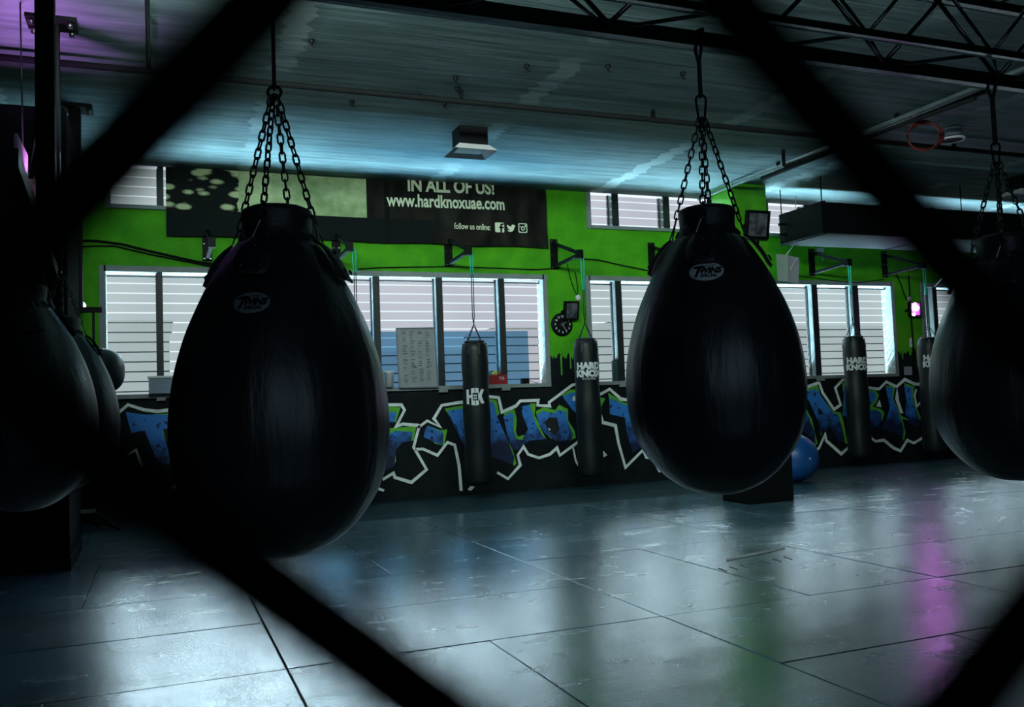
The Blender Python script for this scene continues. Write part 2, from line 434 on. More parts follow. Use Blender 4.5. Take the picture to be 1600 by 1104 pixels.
# ================================================================== ROOM
W = 7.07; ZC = 4.184; ZS = 1.406; ZT = 2.973
XL, XR, YB = -4.2, 17.0, -9.5
big = [(-1.15, 4.56), (5.16, 10.86), (11.45, 16.6)]
def wall_with_openings():
    mb = MB(); T = 0.22
    ops = [(a + 0.05, b - 0.05, ZS + 0.03, ZT - 0.05) for a, b in big] + [(a, b, 3.69, ZC + 0.2) for a, b in ((-1.08, -0.30), (5.24, 7.9), (8.35, 10.9), (11.6, 16))]
    xs = sorted({XL, XR, *[o[0] for o in ops], *[o[1] for o in ops]})
    zs = sorted({-0.1, ZC + 0.2, *[o[2] for o in ops], *[o[3] for o in ops]})
    for i in range(len(xs) - 1):
        for j in range(len(zs) - 1):
            cx, cz = (xs[i] + xs[i + 1]) / 2, (zs[j] + zs[j + 1]) / 2
            if any(o[0] < cx < o[1] and o[2] < cz < o[3] for o in ops): continue
            mb.box(xs[i], xs[i + 1], W, W + T, zs[j], zs[j + 1])
    return struct(mb.build('wall_back', M['wall']))
wall = wall_with_openings()
struct(MB().box(XL - 0.2, XL, YB, W + 0.2, -0.1, ZC + 0.2).build('wall_left', M['black']))
struct(MB().box(XR, XR + 0.2, YB, W + 0.2, -0.1, ZC + 0.2).build('wall_right', M['black']))
struct(MB().box(XL, XR, YB - 0.2, YB, -0.1, ZC + 0.2).build('wall_front', M['black']))
struct(MB().box(XL, XR, YB, W, ZC, ZC + 0.2).build('ceiling', M['ceiling']))
YE = 5.17
fl = struct(MB().box(XL, XR, YB, W + 0.2, -0.2, -0.03).build('floor', M['black']))
# dark rubber tiles between the mats and the wall
x = XL
while x < XR - 0.01:
    x1 = min(x + 1.0, XR)
    for y0, y1 in ((YE + 0.02, YE + 0.97), (YE + 0.973, W - 0.005)):
        MB().bevbox(x + 0.002, x1 - 0.002, y0, y1, -0.03, -0.006, 0.003).build('rubber_tile', M['rubber'], fl)
    x = x1
# mats: 2 x 1 m, laid as in the photograph
tiles = []
def T_(x0, x1, y0, y1): tiles.append((x0, x1, y0, y1))
for y0, y1 in ((0, 1), (1, 2)):
    for a in (-4.2, -2, 0): T_(a, a + (2.2 if a < -3 else 2), y0, y1)
for a in (2, 3): T_(a, a + 1, 0, 2)
for a in range(-2, 2): T_(a, a + 1, 2, 4)
T_(-4.2, -2, 2, 3); T_(-4.2, -2, 3, 4)
T_(2, 4, 2, 3); T_(2, 4, 3, 4)
for a in (-4.2, -2, 0, 2): T_(a, a + (2.2 if a < -3 else 2), 4, YE)
for k, y0 in enumerate((0, 1, 2, 3)):
    a = 4
    while a < XR:
        L_ = 3 if (k == 1 and a == 4) else (1 if k == 3 and a == 4 else 2)
        T_(a, min(a + L_, XR), y0, y0 + 1); a += L_
a = 4
while a < XR: T_(a, min(a + 2, XR), 4, YE); a += 2
for a in range(-2, 2): T_(a, a + 1, -2, 0)
T_(-4.2, -2, -1, 0); T_(-4.2, -2, -2, -1)
for k, y0 in enumerate((-1, -2)):
    a = 2
    while a < XR:
        L_ = 1 if (k == 1 and a == 2) else 2
        T_(a, min(a + L_, XR), y0, y0 + 1); a += L_
for k, y0 in enumerate((-3, -4, -5, -6)):
    a = -4.2
    while a < XR:
        L_ = 1.2 if (k % 2 and a < -4) else 2.2 if a < -4 else 2
        T_(a, min(a + L_, XR), y0, y0 + 1); a += L_
for x0, x1, y0, y1 in tiles:
    g = 0.003; h = random.uniform(-0.0012, 0.0012)
    MB().bevbox(x0 + g, x1 - g, y0 + g, y1 - g, -0.03, h, 0.0035).build('floor_mat', M['mat'], fl)

# ---- windows
def window(idx, x0, x1, z0, z1, mulls, filmm, upper=False):
    """frame on the wall face, mullion posts 14 cm deep, frosted panes set back"""
    w = struct(bpy.data.objects.new('window_%d' % idx, None)); COL.objects.link(w)
    f = MB(); t = 0.05
    f.box(x0, x0 + t + 0.02, W - 0.02, W + 0.20, z0, z1); f.box(x1 - t - 0.02, x1, W - 0.02, W + 0.20, z0, z1)
    if not upper: f.box(x0 + t, x1 - t, W - 0.02, W + 0.20, z1 - t - 0.02, z1)
    f.build('window_frame', M['trim'], w)
    MB().box(x0 + t, x1 - t, W - 0.045, W + 0.20, z0, z0 + (0.05 if not upper else 0.045)).build('window_sill', M['trim'], w)
    xs = [x0 + t + 0.02]
    for a, b in mulls:
        mu = MB().box(a, b, W + 0.005, W + 0.16, z0 + 0.045, z1 - (0.05 if not upper else 0)).build('mullion', M['alu'], w)
        MB().box(a - 0.004, b + 0.004, W - 0.012, W + 0.004, z0 + 0.045, z1 - (0.05 if not upper else 0)).build('dark_gasket', M['dark_alu'], mu)
        MB().box(a - 0.014, a, W + 0.10, W + 0.155, z0 + 0.045, z1 - (0.05 if not upper else 0)).build('dark_gasket', M['dark_alu'], mu)
        xs += [a, b]
    xs.append(x1 - t - 0.02)
    if not upper:
        MB().box(xs[0], xs[-1], W + 0.10, W + 0.15, z1 - 0.115, z1 - 0.10).build('head_rail', M['dark_alu'], w)
        for a, b in mulls:
            MB().box(a - 0.02, b + 0.02, W - 0.06, W - 0.0205, z0 - 0.035, z0 + 0.02).build('sill_clip', M['trim'], w)
    for i in range(0, len(xs), 2):
        p = MB().add([(xs[i], W + 0.14, z0 + 0.04), (xs[i + 1], W + 0.14, z0 + 0.04), (xs[i + 1], W + 0.14, z1), (xs[i], W + 0.14, z1)], [(0, 1, 2, 3)])
        p.build('pane', filmm[i // 2 % len(filmm)], w)
    return w
FA, FB = M['film'], M['film_cool']
w1 = window(1, -1.15, 4.56, ZS, ZT, [(-0.525, -0.465), (0.32, 0.385), (1.17, 1.235), (2.085, 2.165), (2.94, 3.02), (3.83, 3.91)], [FB, FB, FA, FA, FA, FA, FA])
w2 = window(2, 5.16, 10.86, ZS, ZT, [(5.64, 5.73), (6.5, 6.59), (7.4, 7.49), (8.0, 8.06), (9.17, 9.27), (9.99, 10.10)], [FB])
w3 = window(3, 11.45, 16.6, ZS, ZT, [(11.72, 11.8), (12.5, 12.6), (13.4, 13.5), (14.3, 14.4), (15.2, 15.3)], [FB])
w4 = window(4, -1.09, -0.28, 3.655, ZC - 0.002, [(-0.50, -0.44)], [FB, FB, FA], True)
w5 = window(5, 5.22, 7.9, 3.655, ZC - 0.002, [(5.64, 5.74), (6.5, 6.6), (7.3, 7.39)], [FA], True)
w6 = window(6, 8.33, 10.9, 3.655, ZC - 0.002, [(9.1, 9.2), (10.0, 10.1)], [FA], True)
w7 = window(7, 11.5, 16.0, 3.655, ZC - 0.002, [(12.5, 12.6), (13.4, 13.5), (14.3, 14.4)], [FB], True)
# added blue sheets: shade from outside put on four panes of the first window
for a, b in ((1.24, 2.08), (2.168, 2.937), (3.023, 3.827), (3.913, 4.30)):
    MB().add([(a, W + 0.135, ZS + 0.05), (b, W + 0.135, ZS + 0.05), (b, W + 0.135, 2.195), (a, W + 0.135, 2.195)], [(0, 1, 2, 3)]).build('blue_shade', M['tint'], w1)

# ---- outside
gr = struct(MB().box(-30, 50, W + 0.25, 60, -0.3, 0.0).build('ground_outside', M['pavement']))
for i, (x0, x1, y, h) in enumerate([(-8, -2.6, 21, 3.5), (-2.3, -0.2, 22, 3.7), (0.4, 2.6, 20, 3.3), (3.0, 5.3, 22, 2.9), (5.6, 9.2, 24, 2.9), (9.5, 13.5, 22, 3.5), (14.8, 17.2, 24, 3.9), (17.9, 21.0, 22, 3.3), (22.0, 27.5, 24, 3.7), (28.5, 36, 22, 3.2)]):
    b_ = empty('low_building', ['low brown building seen through the slits of the leftmost window', 'narrow brown hut between two low buildings outside the left window', 'low brown building outside, behind the largest punching bag', 'small low hut outside behind the leaning whiteboard', 'long low building outside behind the middle wall bags', 'low brown building outside behind the wall clock', 'low building outside behind the middle punching bag', 'low building outside behind the green column', 'low building outside behind the right-hand wall bags', 'farthest low building outside at the right end'][i], 'building', ((x0 + x1) / 2, y, 0), 'low buildings outside the windows')
    hw = (x1 - x0) / 2
    MB().box(-hw, hw, 0, 3, 0, h).build('wall', M['far_building'], b_)
    MB().box(-hw - 0.1, hw + 0.1, -0.1, 3.1, h, h + 0.12).build('roof', M['far_pale'], b_)
    for k in range(max(1, int(hw * 1.2))):
        MB().box(-hw + 0.3 + k * 1.5, -hw + 0.9 + k * 1.5, -0.03, 0, 1.4, 2.3).build('window', M['far_pale'], b_)

# ---- far column, conduits
col_ = empty('column', 'square green column standing just in front of the windows, behind the middle punching bag', 'column', (7.33, 6.35, 0))
MB().box(-0.29, 0.29, -0.25, 0.25, 1.75, ZC - 0.001).build('upper_shaft', M['green'], col_)
MB().box(-0.29, 0.29, -0.25, 0.25, -0.006, 1.75).build('lower_shaft', M['black'], col_)
part = empty('partition', 'tall black partition block at the left edge of the mats', 'partition', (-1.95, 4.21, 0))
MB().bevbox(-0.75, 0.75, -0.56, 0.57, 0.0, 3.72, 0.02).build('body', M['black'], part)
MB().box(-0.75, 0.76, -0.57, 0.58, 0.001, 0.10).build('plinth', M['black_metal'], part)

def pipe(name, pts, r, mat, label, cat='pipe', clips=None):
    t = empty(name, label, cat, (0, 0, 0))
    MB().tube(pts, r, 10).build('tube', mat, t)
    for c in clips or []:
        MB().bar((c[0], c[1], ZC), (c[0], c[1], c[2]), 0.04, 0.03).build('clip', M['black_metal'], t)
    return t
pipe('ceiling_pipe', [(-3.9, 3.62, 4.08), (6.9, 3.62, 4.08), (13, 3.62, 4.08)], 0.028, M['conduit'], 'long black pipe under the ceiling running parallel to the window wall', clips=[(x, 3.62, 4.07) for x in (-2, 0.1, 2.2, 4.3, 8.5, 10.6)])
pipe('ceiling_conduit', [(6.98, -3, 4.12), (6.98, 6.85, 4.12)], 0.022, M['steel_conduit'], 'galvanised conduit on the ceiling passing in front of the green column', clips=[(6.98, y, 4.12) for y in (-1, 1, 3, 5)])
pipe('ceiling_conduit', [(7.18, -3, 4.13), (7.18, 5.6, 4.13)], 0.030, M['conduit'], 'black conduit on the ceiling right beside the galvanised one', clips=[(7.18, y, 4.12) for y in (-1, 1, 3, 5)])
a_, b__ = onZ(1225, 259, 3.98), onZ(1400, 200, 3.98)
pipe('bent_pipe', [(a_.x, a_.y, ZC - 0.001), (a_.x, a_.y, 3.99), (a_.x, a_.y - 0.02, 3.97), (b__.x, b__.y - 1, 3.97)], 0.022, M['conduit'], 'short bent pipe dropping from the ceiling beside the conduits')
pipe('cable_conduit', [(-0.57, -2.5, 4.12), (-0.57, 4.0, 4.12)], 0.018, M['chain'], 'thin tied cable run on the ceiling above the left bags', clips=[(-0.57, y * 0.55, 4.12) for y in range(0, 8)])
# ceiling hooks and anchor holes
for i, (px, py) in enumerate([(487, 67), (712, 125), (715, 141), (695, 165), (550, 162), (950, 107), (655, 152), (1067, 118), (823, 106)]):
    q = onZ(px, py, ZC - 0.03)
    an = MB().lathe([(0.008, -0.02), (0.012, -0.005), (0.024, 0.01), (0.026, 0.028)], 8)
    an.tube([(0, 0, -0.018), (0.018, 0.01, -0.032), (0.03, 0.0, -0.02)], 0.004, 6)
    o = an.build('ceiling_anchor', M['black_metal'], None, (q.x, q.y, ZC - 0.029))
    tag(o, ['small black ceiling anchor left of the pale ceiling joint', 'black ceiling anchor above the pipe, topmost of three in a column', 'black ceiling anchor just above the pipe over the ceiling lamp', 'black ceiling anchor just below the pipe over the ceiling lamp', 'black ceiling anchor on the pale joint below the pipe', 'black ceiling anchor near the truss, left of the middle bag chains', 'tiny black anchor beside the pipe right of the pale joint', 'small black ceiling anchor just left of the middle carabiner', 'small black ceiling anchor below the truss near frame centre'][i], 'anchor', 'anchors in the concrete ceiling')

# ---- ceiling box lamps
def box_lamp(px, py, label):
    q = onZ(px, py, 3.93)
    t = empty('ceiling_lamp', label, 'lamp', (q.x, q.y, ZC), 'box lamps under the ceiling')
    MB().box(-0.16, 0.16, -0.13, 0.13, -0.22, -0.001).build('housing', M['black_metal'], t)
    r = MB()
    for s_ in (-1, 1):
        r.add([(s_ * 0.17, -0.14, -0.20), (s_ * 0.17, 0.14, -0.20), (s_ * 0.24, 0.20, -0.27), (s_ * 0.24, -0.20, -0.27)], [(0, 1, 2, 3)])
        r.add([(-0.17, s_ * 0.14, -0.20), (0.17, s_ * 0.14, -0.20), (0.24, s_ * 0.20, -0.27), (-0.24, s_ * 0.20, -0.27)], [(0, 1, 2, 3)])
    r.build('reflector_flap', M['white_plastic'], t)
    MB().box(-0.15, 0.15, -0.12, 0.12, -0.235, -0.221).build('glass', M['white_plastic'], t)
    return t
box_lamp(735, 238, 'square black box lamp with pale rim under the middle of the ceiling')
box_lamp(1597, 304, 'square black box lamp with pale rim at the right edge of the frame')

# ---- red cable coil and round ceiling fitting
q = onZ(1443, 212, 3.96)
cc = MB()
for k in range(4):
    cc.tube([(0.165 * math.cos(a) * (1 + 0.05 * k) + 0.01 * k, 0.014 * k, 0.165 * math.sin(a) * (1 - 0.04 * k)) for a in [2 * PI * i / 28 for i in range(28)]], 0.011, 6, closed=True)
cc.xform(Matrix.Rotation(-0.55, 4, 'Z'))
cc.tube([(0, 0.02, 0.16), (0, 0.02, ZC - q.z - 0.001)], 0.008, 6)
tag(cc.build('cable_coil', M['red_cable'], None, (q.x, q.y, q.z)), 'dark red coil of cable hanging under the ceiling at right', 'cable')
q = onZ(1487, 218, 4.06)
t = empty('round_ceiling_fitting', 'round pale fitting under the ceiling right of the red cable coil', 'fitting', (q.x, q.y, ZC))
MB().lathe([(0.06, -0.10), (0.105, -0.09), (0.11, -0.001)], 20).build('housing', M['grey_plastic'], t)
MB().tube([(0.135 * math.cos(a), 0.135 * math.sin(a), -0.125) for a in [2 * PI * i / 28 for i in range(28)]], 0.014, 6, closed=True).build('rim', M['white_plastic'], t)
MB().lathe([(0.13, -0.122), (0.10, -0.09)], 24).build('dish', M['duct_under'], t)

# ---- ventilation duct
du = empty('ventilation_duct', 'large black rectangular duct hanging under the ceiling at right', 'duct', (8.0, 5.41, 3.37))
MB().box(0, 8.6, 0, 0.90, 0.012, 0.44).build('casing', M['duct'], du)
MB().box(-0.01, 8.6, -0.01, 0.91, 0.0, 0.012).build('underside', M['duct_under'], du)
for xx in (0.02, 2.0, 4.0, 6.0):
    MB().box(xx, xx + 0.04, -0.02, 0.92, -0.012, 0.452).build('flange', M['duct'], du)
for xx in (0.0, 2.6, 5.2, 7.8):
    MB().tube([(xx + 0.03, 0.02, 0.44), (xx + 0.03, 0.02, ZC - 3.37 - 0.001)], 0.008, 6).build('hanger_rod', M['black_metal'], du)
    MB().tube([(xx + 0.03, 0.88, 0.44), (xx + 0.03, 0.88, ZC - 3.37 - 0.001)], 0.008, 6).build('hanger_rod', M['black_metal'], du)
for zz in (0.1, 0.25):
    MB().box(-0.12, 0.0, 0.74, 0.78, zz, zz + 0.04).build('side_bracket', M['black_metal'], du)

# ---- overhead box truss
tr = empty('roof_truss', 'long dark steel box truss overhead carrying the three large bags', 'truss', (0, -1.36, 2.60))
TX0, TX1 = -3.0, 9.5
for y, z, nm, w_, h_ in ((0.0, 0.0, 'bottom_chord', 0.05, 0.06), (-0.26, 0.0, 'bottom_chord', 0.03, 0.03), (0.0, 0.36, 'top_chord', 0.04, 0.04), (-0.26, 0.36, 'top_chord', 0.03, 0.03)):
    c = MB().bar((TX0, y, z), (TX1, y, z), w_, h_)
    c.build(nm, M['truss'], tr)
    # added bright strip, tilted to the windows, puts a glint along the chord
    MB().bar((TX0, y + w_ * 0.42, z - h_ / 2 - 0.0022), (TX1, y + w_ * 0.42, z - h_ / 2 - 0.0022), 0.006 if h_ > 0.05 else 0.004, 0.002, up=(0, 0.24, 0.97)).build('chord_glint', M['edge_glint'], tr)
i = 0; xx = TX0
P_ = 0.34
while xx < TX1 - P_:
    up = i % 2 == 0
    MB().tube([(xx, 0, 0.02 if up else 0.34), (xx + P_, 0, 0.34 if up else 0.02)], 0.011, 6).build('diagonal', M['truss'], tr)
    MB().tube([(xx, -0.26, 0.34 if up else 0.0), (xx + P_, -0.26, 0.0 if up else 0.34)], 0.008, 6).build('diagonal', M['truss'], tr)
    MB().tube([(xx, 0, 0.0) if up else (xx, -0.26, 0.0), (xx + P_, -0.26, 0.0) if up else (xx + P_, 0, 0.0)], 0.008, 6).build('cross_brace', M['truss'], tr)
    if i % 2 == 0:
        MB().tube([(xx, 0, 0.36), (xx, -0.26, 0.36)], 0.009, 6).build('cross_brace', M['truss'], tr)
    xx += P_; i += 1
for xx in (-2.5, 3.5, 9.2):
    MB().tube([(xx, -0.13, 0.36), (xx, -0.13, ZC - 2.60 - 0.001)], 0.014, 8).build('hanger_rod', M['truss'], tr)
    MB().bar((xx, -0.27, 0.36), (xx, 0.01, 0.36), 0.03, 0.03).build('hanger_plate', M['truss'], tr)

# ================================================================== TEARDROP BAGS
Z0B = 0.0
BP = [(0.0, 0.0), (0.05, 0.003), (0.10, 0.014), (0.155, 0.038), (0.205, 0.072), (0.25, 0.115), (0.295, 0.175), (0.325, 0.235), (0.342, 0.30), (0.351, 0.37), (0.353, 0.44), (0.347, 0.52), (0.333, 0.60), (0.314, 0.67), (0.292, 0.735), (0.264, 0.80), (0.236, 0.86), (0.208, 0.91), (0.180, 0.955), (0.156, 0.99), (0.138, 1.01), (0.118, 1.022)]
BP = [(a * 0.972, b * 0.985) for a, b in BP]
def smooth_profile(pts, n):
    out = []
    for i in range(len(pts) - 1):
        p0 = pts[max(i - 1, 0)]; p1 = pts[i]; p2 = pts[i + 1]; p3 = pts[min(i + 2, len(pts) - 1)]
        for k in range(n):
            t = k / n
            out.append(tuple(0.5 * ((2 * p1[j]) + (-p0[j] + p2[j]) * t + (2 * p0[j] - 5 * p1[j] + 4 * p2[j] - p3[j]) * t * t + (-p0[j] + 3 * p1[j] - 3 * p2[j] + p3[j]) * t ** 3) for j in (0, 1)))
    out.append(pts[-1]); return [(max(0, a), b) for a, b in out]
BPS = smooth_profile(BP, 3)
def bag_r(z):
    for (r0, z0), (r1, z1) in zip(BPS, BPS[1:]):
        if z0 <= z <= z1: return r0 + (r1 - r0) * (z - z0) / max(1e-6, z1 - z0)
    return 0.11
def bag_mod(q, z):
    d = (q / (2 * PI) * 8) % 1.0; d = min(d, 1 - d)
    return 1 - 0.006 * math.exp(-(d / 0.035) ** 2) + 0.003 * math.sin(5 * q + 3 * z) * math.sin(9 * z + q) + 0.0018 * math.sin(11 * q - 4 * z)
link_me = None
def link_mesh():
    """one oval chain link, long axis z, in the xz plane"""
    L_, w_, r = 0.0105, 0.0092, 0.0035
    pts = []
    for k in range(5):
        a = PI * k / 4; pts.append((w_ * math.cos(a), 0, L_ + w_ * 0.9 * math.sin(a)))
    for k in range(5):
        a = PI + PI * k / 4; pts.append((w_ * math.cos(a), 0, -L_ + w_ * 0.9 * math.sin(a)))
    mb = MB().tube(pts, r, 6, closed=True)
    o = mb.build('link', M['chain']); me = o.data; bpy.data.objects.remove(o); return me
LINK = link_mesh()
def chain(parent, a, b, n=None, scale=1.0, name='chain'):
    a, b = Vector(a), Vector(b); d = b - a; L_ = d.length
    pitch = 0.0305 * scale
    n = n or max(2, round(L_ / pitch)); st = L_ / n
    e = bpy.data.objects.new(name, None); COL.objects.link(e); e.parent = parent
    e.empty_display_size = 0.02
    qt = d.to_track_quat('Z', 'Y')
    tw = random.uniform(-0.7, 0.7)
    for i in range(n):
        o = bpy.data.objects.new('link', LINK); COL.objects.link(o); o.parent = e
        o.location = a + d * ((i + 0.5) / n)
        rot = qt @ Matrix.Rotation(tw + (PI / 2 if i % 2 else 0) + random.uniform(-0.12, 0.12), 4, 'Z').to_quaternion()
        o.rotation_mode = 'QUATERNION'; o.rotation_quaternion = rot
        sz = st / 0.0305
        o.scale = (scale, scale, sz)
    return e
def ztri(parent, a, u, v, w_, h_):
    """triangular wire ring hanging from point a: apex at a, base h_ lower along -v, half width w_ along u"""
    a, u, v = Vector(a), Vector(u).normalized(), Vector(v).normalized()
    pts = [a + u * 0.006, a + u * w_ * 0.9 - v * h_ * 0.9, a + u * w_ - v * h_, a - u * w_ - v * h_, a - u * w_ * 0.9 - v * h_ * 0.9, a - u * 0.006]
    return MB().tube(pts, 0.0032, 6, closed=True).build('triangle_ring', M['chrome'], parent)
def teardrop(loc, rot, apex_dz, label, hook, logo=None, body_mat='leather', links=True):
    """bag body 1.02 m tall plus collar; chains meet apex_dz above the base"""
    t = empty('punching_bag', label, 'punching bag', loc, 'large teardrop punching bags')
    MB().lathe([(r, z) for r, z in BPS], 96, mod=bag_mod).build('body', M[body_mat], t)
    # laced collar closing the top
    cb = MB().lathe([(0.140, 1.000), (0.127, 1.018), (0.114, 1.035), (0.108, 1.06), (0.109, 1.09), (0.112, 1.115), (0.108, 1.128), (0.09, 1.136), (0.04, 1.140), (0.0, 1.141)], 40, mod=lambda q, z: 1 + 0.012 * math.sin(6 * q + 2))
    cb.v = [(a, b, c - 0.016) for a, b, c in cb.v]
    cb.build('collar', M['leather_flat'], t)
    for k in range(12):
        q = 2 * PI * k / 12
        MB().tube([(0.112 * math.cos(q), 0.112 * math.sin(q), 1.030), (0.118 * math.cos(q + 0.12), 0.118 * math.sin(q + 0.12), 1.020), (0.128 * math.cos(q + 0.24), 0.128 * math.sin(q + 0.24), 1.006)], 0.004, 5).build('lace', M['rope'], t)
    apex = Vector((0, 0, apex_dz))
    for k in range(4):
        q = rot + k * PI / 2
        rad = Vector((math.cos(q), math.sin(q), 0)); tan = Vector((-math.sin(q), math.cos(q), 0))
        # leather tab down the shoulder, standing off the surface
        zt_, zl = 1.000, 0.872
        rows = []
        for j in range(8):
            z = zt_ + (zl - zt_) * j / 7
            off = 0.016 + 0.010 * math.sin(PI * j / 7) + (0.006 if j == 7 else 0)
            r = bag_r(z) + off
            wd = 0.036 + 0.022 * min(1, j / 3.0)
            if j == 7: wd *= 0.8
            rows.append((rad * r + Vector((0, 0, z)), wd))
        vs_ = []
        for p, wd in rows:
            nrm = (rad * 0.8 + Vector((0, 0, 0.6))).normalized()
            for s_ in (-1, -0.5, 0, 0.5, 1):
                bend = rad * (-(s_ * wd) ** 2 * 2.2)
                vs_.append(p + tan * (s_ * wd) + bend + nrm * 0.004)
            for s_ in (-1, -0.5, 0, 0.5, 1):
                bend = rad * (-(s_ * wd) ** 2 * 2.2)
                vs_.append(p + tan * (s_ * wd) + bend - nrm * 0.004)
        fs = []
        for j in range(7):
            for i_ in range(4):
                a0 = j * 10 + i_; fs.append((a0, a0 + 1, a0 + 11, a0 + 10))
                b0 = j * 10 + 5 + i_; fs.append((b0, b0 + 10, b0 + 11, b0 + 1))
            fs.append((j * 10, j * 10 + 10, j * 10 + 15, j * 10 + 5)); fs.append((j * 10 + 4, j * 10 + 9, j * 10 + 19, j * 10 + 14))
        fs.append((0, 5, 6, 1)); fs.append((1, 6, 7, 2)); fs.append((2, 7, 8, 3)); fs.append((3, 8, 9, 4))
        fs += [(70 + i_, 71 + i_, 76 + i_, 75 + i_) for i_ in range(4)]
        tb = MB().add(vs_, fs, True).build('shoulder_tab', M['leather_flat'], t)
        for s_, z in ((0, 0.965), (-0.5, 0.900), (0.5, 0.900)):
            c0 = rad * (bag_r(z) + 0.031) + tan * (s_ * 0.06) + Vector((0, 0, z + 0.004))
            MB().lathe([(0.0, -0.004), (0.009, -0.003), (0.010, 0.0), (0.006, 0.004), (0.0, 0.005)], 10).xform(Matrix.Translation(c0) @ (rad * 0.85 + Vector((0, 0, 0.5))).to_track_quat('Z', 'Y').to_matrix().to_4x4()).build('rivet', M['chain'], tb)
        base = rad * (bag_r(1.0) + 0.018) + Vector((0, 0, 1.0))
        dirn = (apex - base).normalized()
        top = base + dirn * 0.062
        ztri(t, top, tan, dirn, 0.027, 0.064)
        chain(t, top, apex + rad * 0.010)
    h = hook - loc[2]
    if links == 'carabiner':
        pts = [(0.013 * math.sin(a) * (1.0 if math.cos(a) < 0.2 else 1.15), 0, apex_dz + 0.045 - 0.052 * math.cos(a)) for a in [2 * PI * i_ / 18 for i_ in range(18)]]
        pts = [(0.011 + 0.009 * (i_ / 6), 0, apex_dz - 0.01 + 0.085 * i_ / 6) for i_ in range(7)]
        arc = [(0.020 * math.cos(a), 0, apex_dz + 0.075 + 0.020 * math.sin(a)) for a in [PI * i_ / 8 for i_ in range(9)]]
        lft = [(-p[0], 0, p[2]) for p in reversed(pts)]
        bot = [(0.011 * math.cos(a), 0, apex_dz - 0.01 + 0.010 * math.sin(a)) for a in [PI + PI * i_ / 6 for i_ in range(1, 6)]]
        cz = MB().tube(pts[:-1] + arc + lft[1:] + bot, 0.0048, 8, closed=True)
        cz.xform(Matrix.Rotation(-0.38, 4, 'Z')).build('carabiner', M['black_metal'], t)
        z0 = apex_dz + 0.088
    else:
        cz = MB().tube([(0.022 * math.cos(a), 0, apex_dz + 0.012 + 0.020 * math.sin(a)) for a in [2 * PI * i_ / 14 for i_ in range(14)]], 0.0055, 8, closed=True)
        cz.xform(Matrix.Rotation(-0.38, 4, 'Z')).build('shackle', M['black_metal'], t)
        z0 = apex_dz + 0.026
    sr = MB()
    for s_ in (-1, 1):
        w0 = 0.009 if links != 'carabiner' else 0.004
        sr.tube([(s_ * w0 * 0.6, 0, z0 - 0.004), (s_ * w0, 0, z0 + 0.02), (s_ * w0, 0, h - 0.08), (s_ * 0.034, 0, h + 0.0), (s_ * 0.036, 0, h + 0.035)], 0.0055, 6, flat=1.6)
    sr.tube([(-0.036, 0, h + 0.035), (0.0, 0, h + 0.043), (0.036, 0, h + 0.035)], 0.0055, 6)
    sr.xform(Matrix.Rotation(PI / 2, 4, 'Z') if links == 'strap_side' else Matrix.Rotation(PI / 2, 4, 'Z'))
    sr.build('hanging_strap', M['rope'], t)
    if logo:
        lq, lz, lw, lh, lm = logo
        e = MB(); vs_ = []; fs = []
        def onbag(x, y, off):
            z = lz + y; r = bag_r(z) + off; q = lq + x / r
            return (r * math.cos(q) * bag_mod(q % (2 * PI), z) , r * math.sin(q) * bag_mod(q % (2 * PI), z), z)
        R_, N_ = 7, 32
        vs_.append(onbag(0, 0, 0.004))
        for j in range(1, R_ + 1):
            for k in range(N_):
                a = 2 * PI * k / N_; vs_.append(onbag(lw * j / R_ * math.cos(a), lh * j / R_ * math.sin(a), 0.004 if j < R_ else 0.001))
        for k in range(N_): fs.append((0, 1 + k, 1 + (k + 1) % N_))
        for j in range(R_ - 1):
            for k in range(N_):
                a0 = 1 + j * N_ + k; a1 = 1 + j * N_ + (k + 1) % N_
                fs.append((a0, a0 + N_, a1 + N_, a1))
        pl = e.add(vs_, fs, True).build('oval_badge', lm, t)
        tx = MB()
        kk = lw / 0.064
        for s_, sz, dx, dy, bd, sh in (('T', 0.056 * kk, -lw * 0.60, -lh * 0.06, 0.0022, 0.4), ('WINS', 0.031 * kk, lw * 0.20, lh * 0.06, 0.0016, 0.3), ('SPECIAL', 0.0165 * kk, lw * 0.12, -lh * 0.48, 0.0006, 0.3)):
            vv, ff = text_geo(s_, sz, bd, sh, spacing=1.0 if s_ != 'SPECIAL' else 1.05)
            tx.add([onbag(dx + a, dy + b, 0.0062) for a, b in vv], ff)
        # bar sweeping from the T over the word, row of stars
        tx.add([onbag(a, b, 0.006) for a, b in ((-lw * 0.80, lh * 0.36), (-lw * 0.25, lh * 0.50), (-lw * 0.15, lh * 0.66), (-lw * 0.62, lh * 0.62))], [(0, 1, 2, 3)])
        for k in range(5):
            cx = lw * (0.0 + 0.12 * k)
            tx.add([onbag(cx + 0.0028 * math.cos(a), lh * 0.60 + 0.0028 * math.sin(a), 0.006) for a in [PI / 2 + 2 * PI * i_ / 5 for i_ in range(5)]], [(0, 1, 2, 3, 4)])
        tx.build('lettering', M['black'], pl)
    return t
YT = -1.36
CT = 2.60
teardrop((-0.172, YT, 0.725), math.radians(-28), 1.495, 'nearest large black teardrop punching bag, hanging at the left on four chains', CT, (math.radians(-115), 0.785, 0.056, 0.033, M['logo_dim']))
teardrop((1.480, YT, 0.806), math.radians(-41), 1.48, 'middle large black teardrop punching bag with a clear pale oval badge', CT, (math.radians(-127), 0.838, 0.064, 0.036, M['logo']), links='carabiner')
teardrop((3.08, YT, 0.755), math.radians(-51), 1.46, 'right-hand large black teardrop punching bag cut by the frame edge', CT, None, links='carabiner')

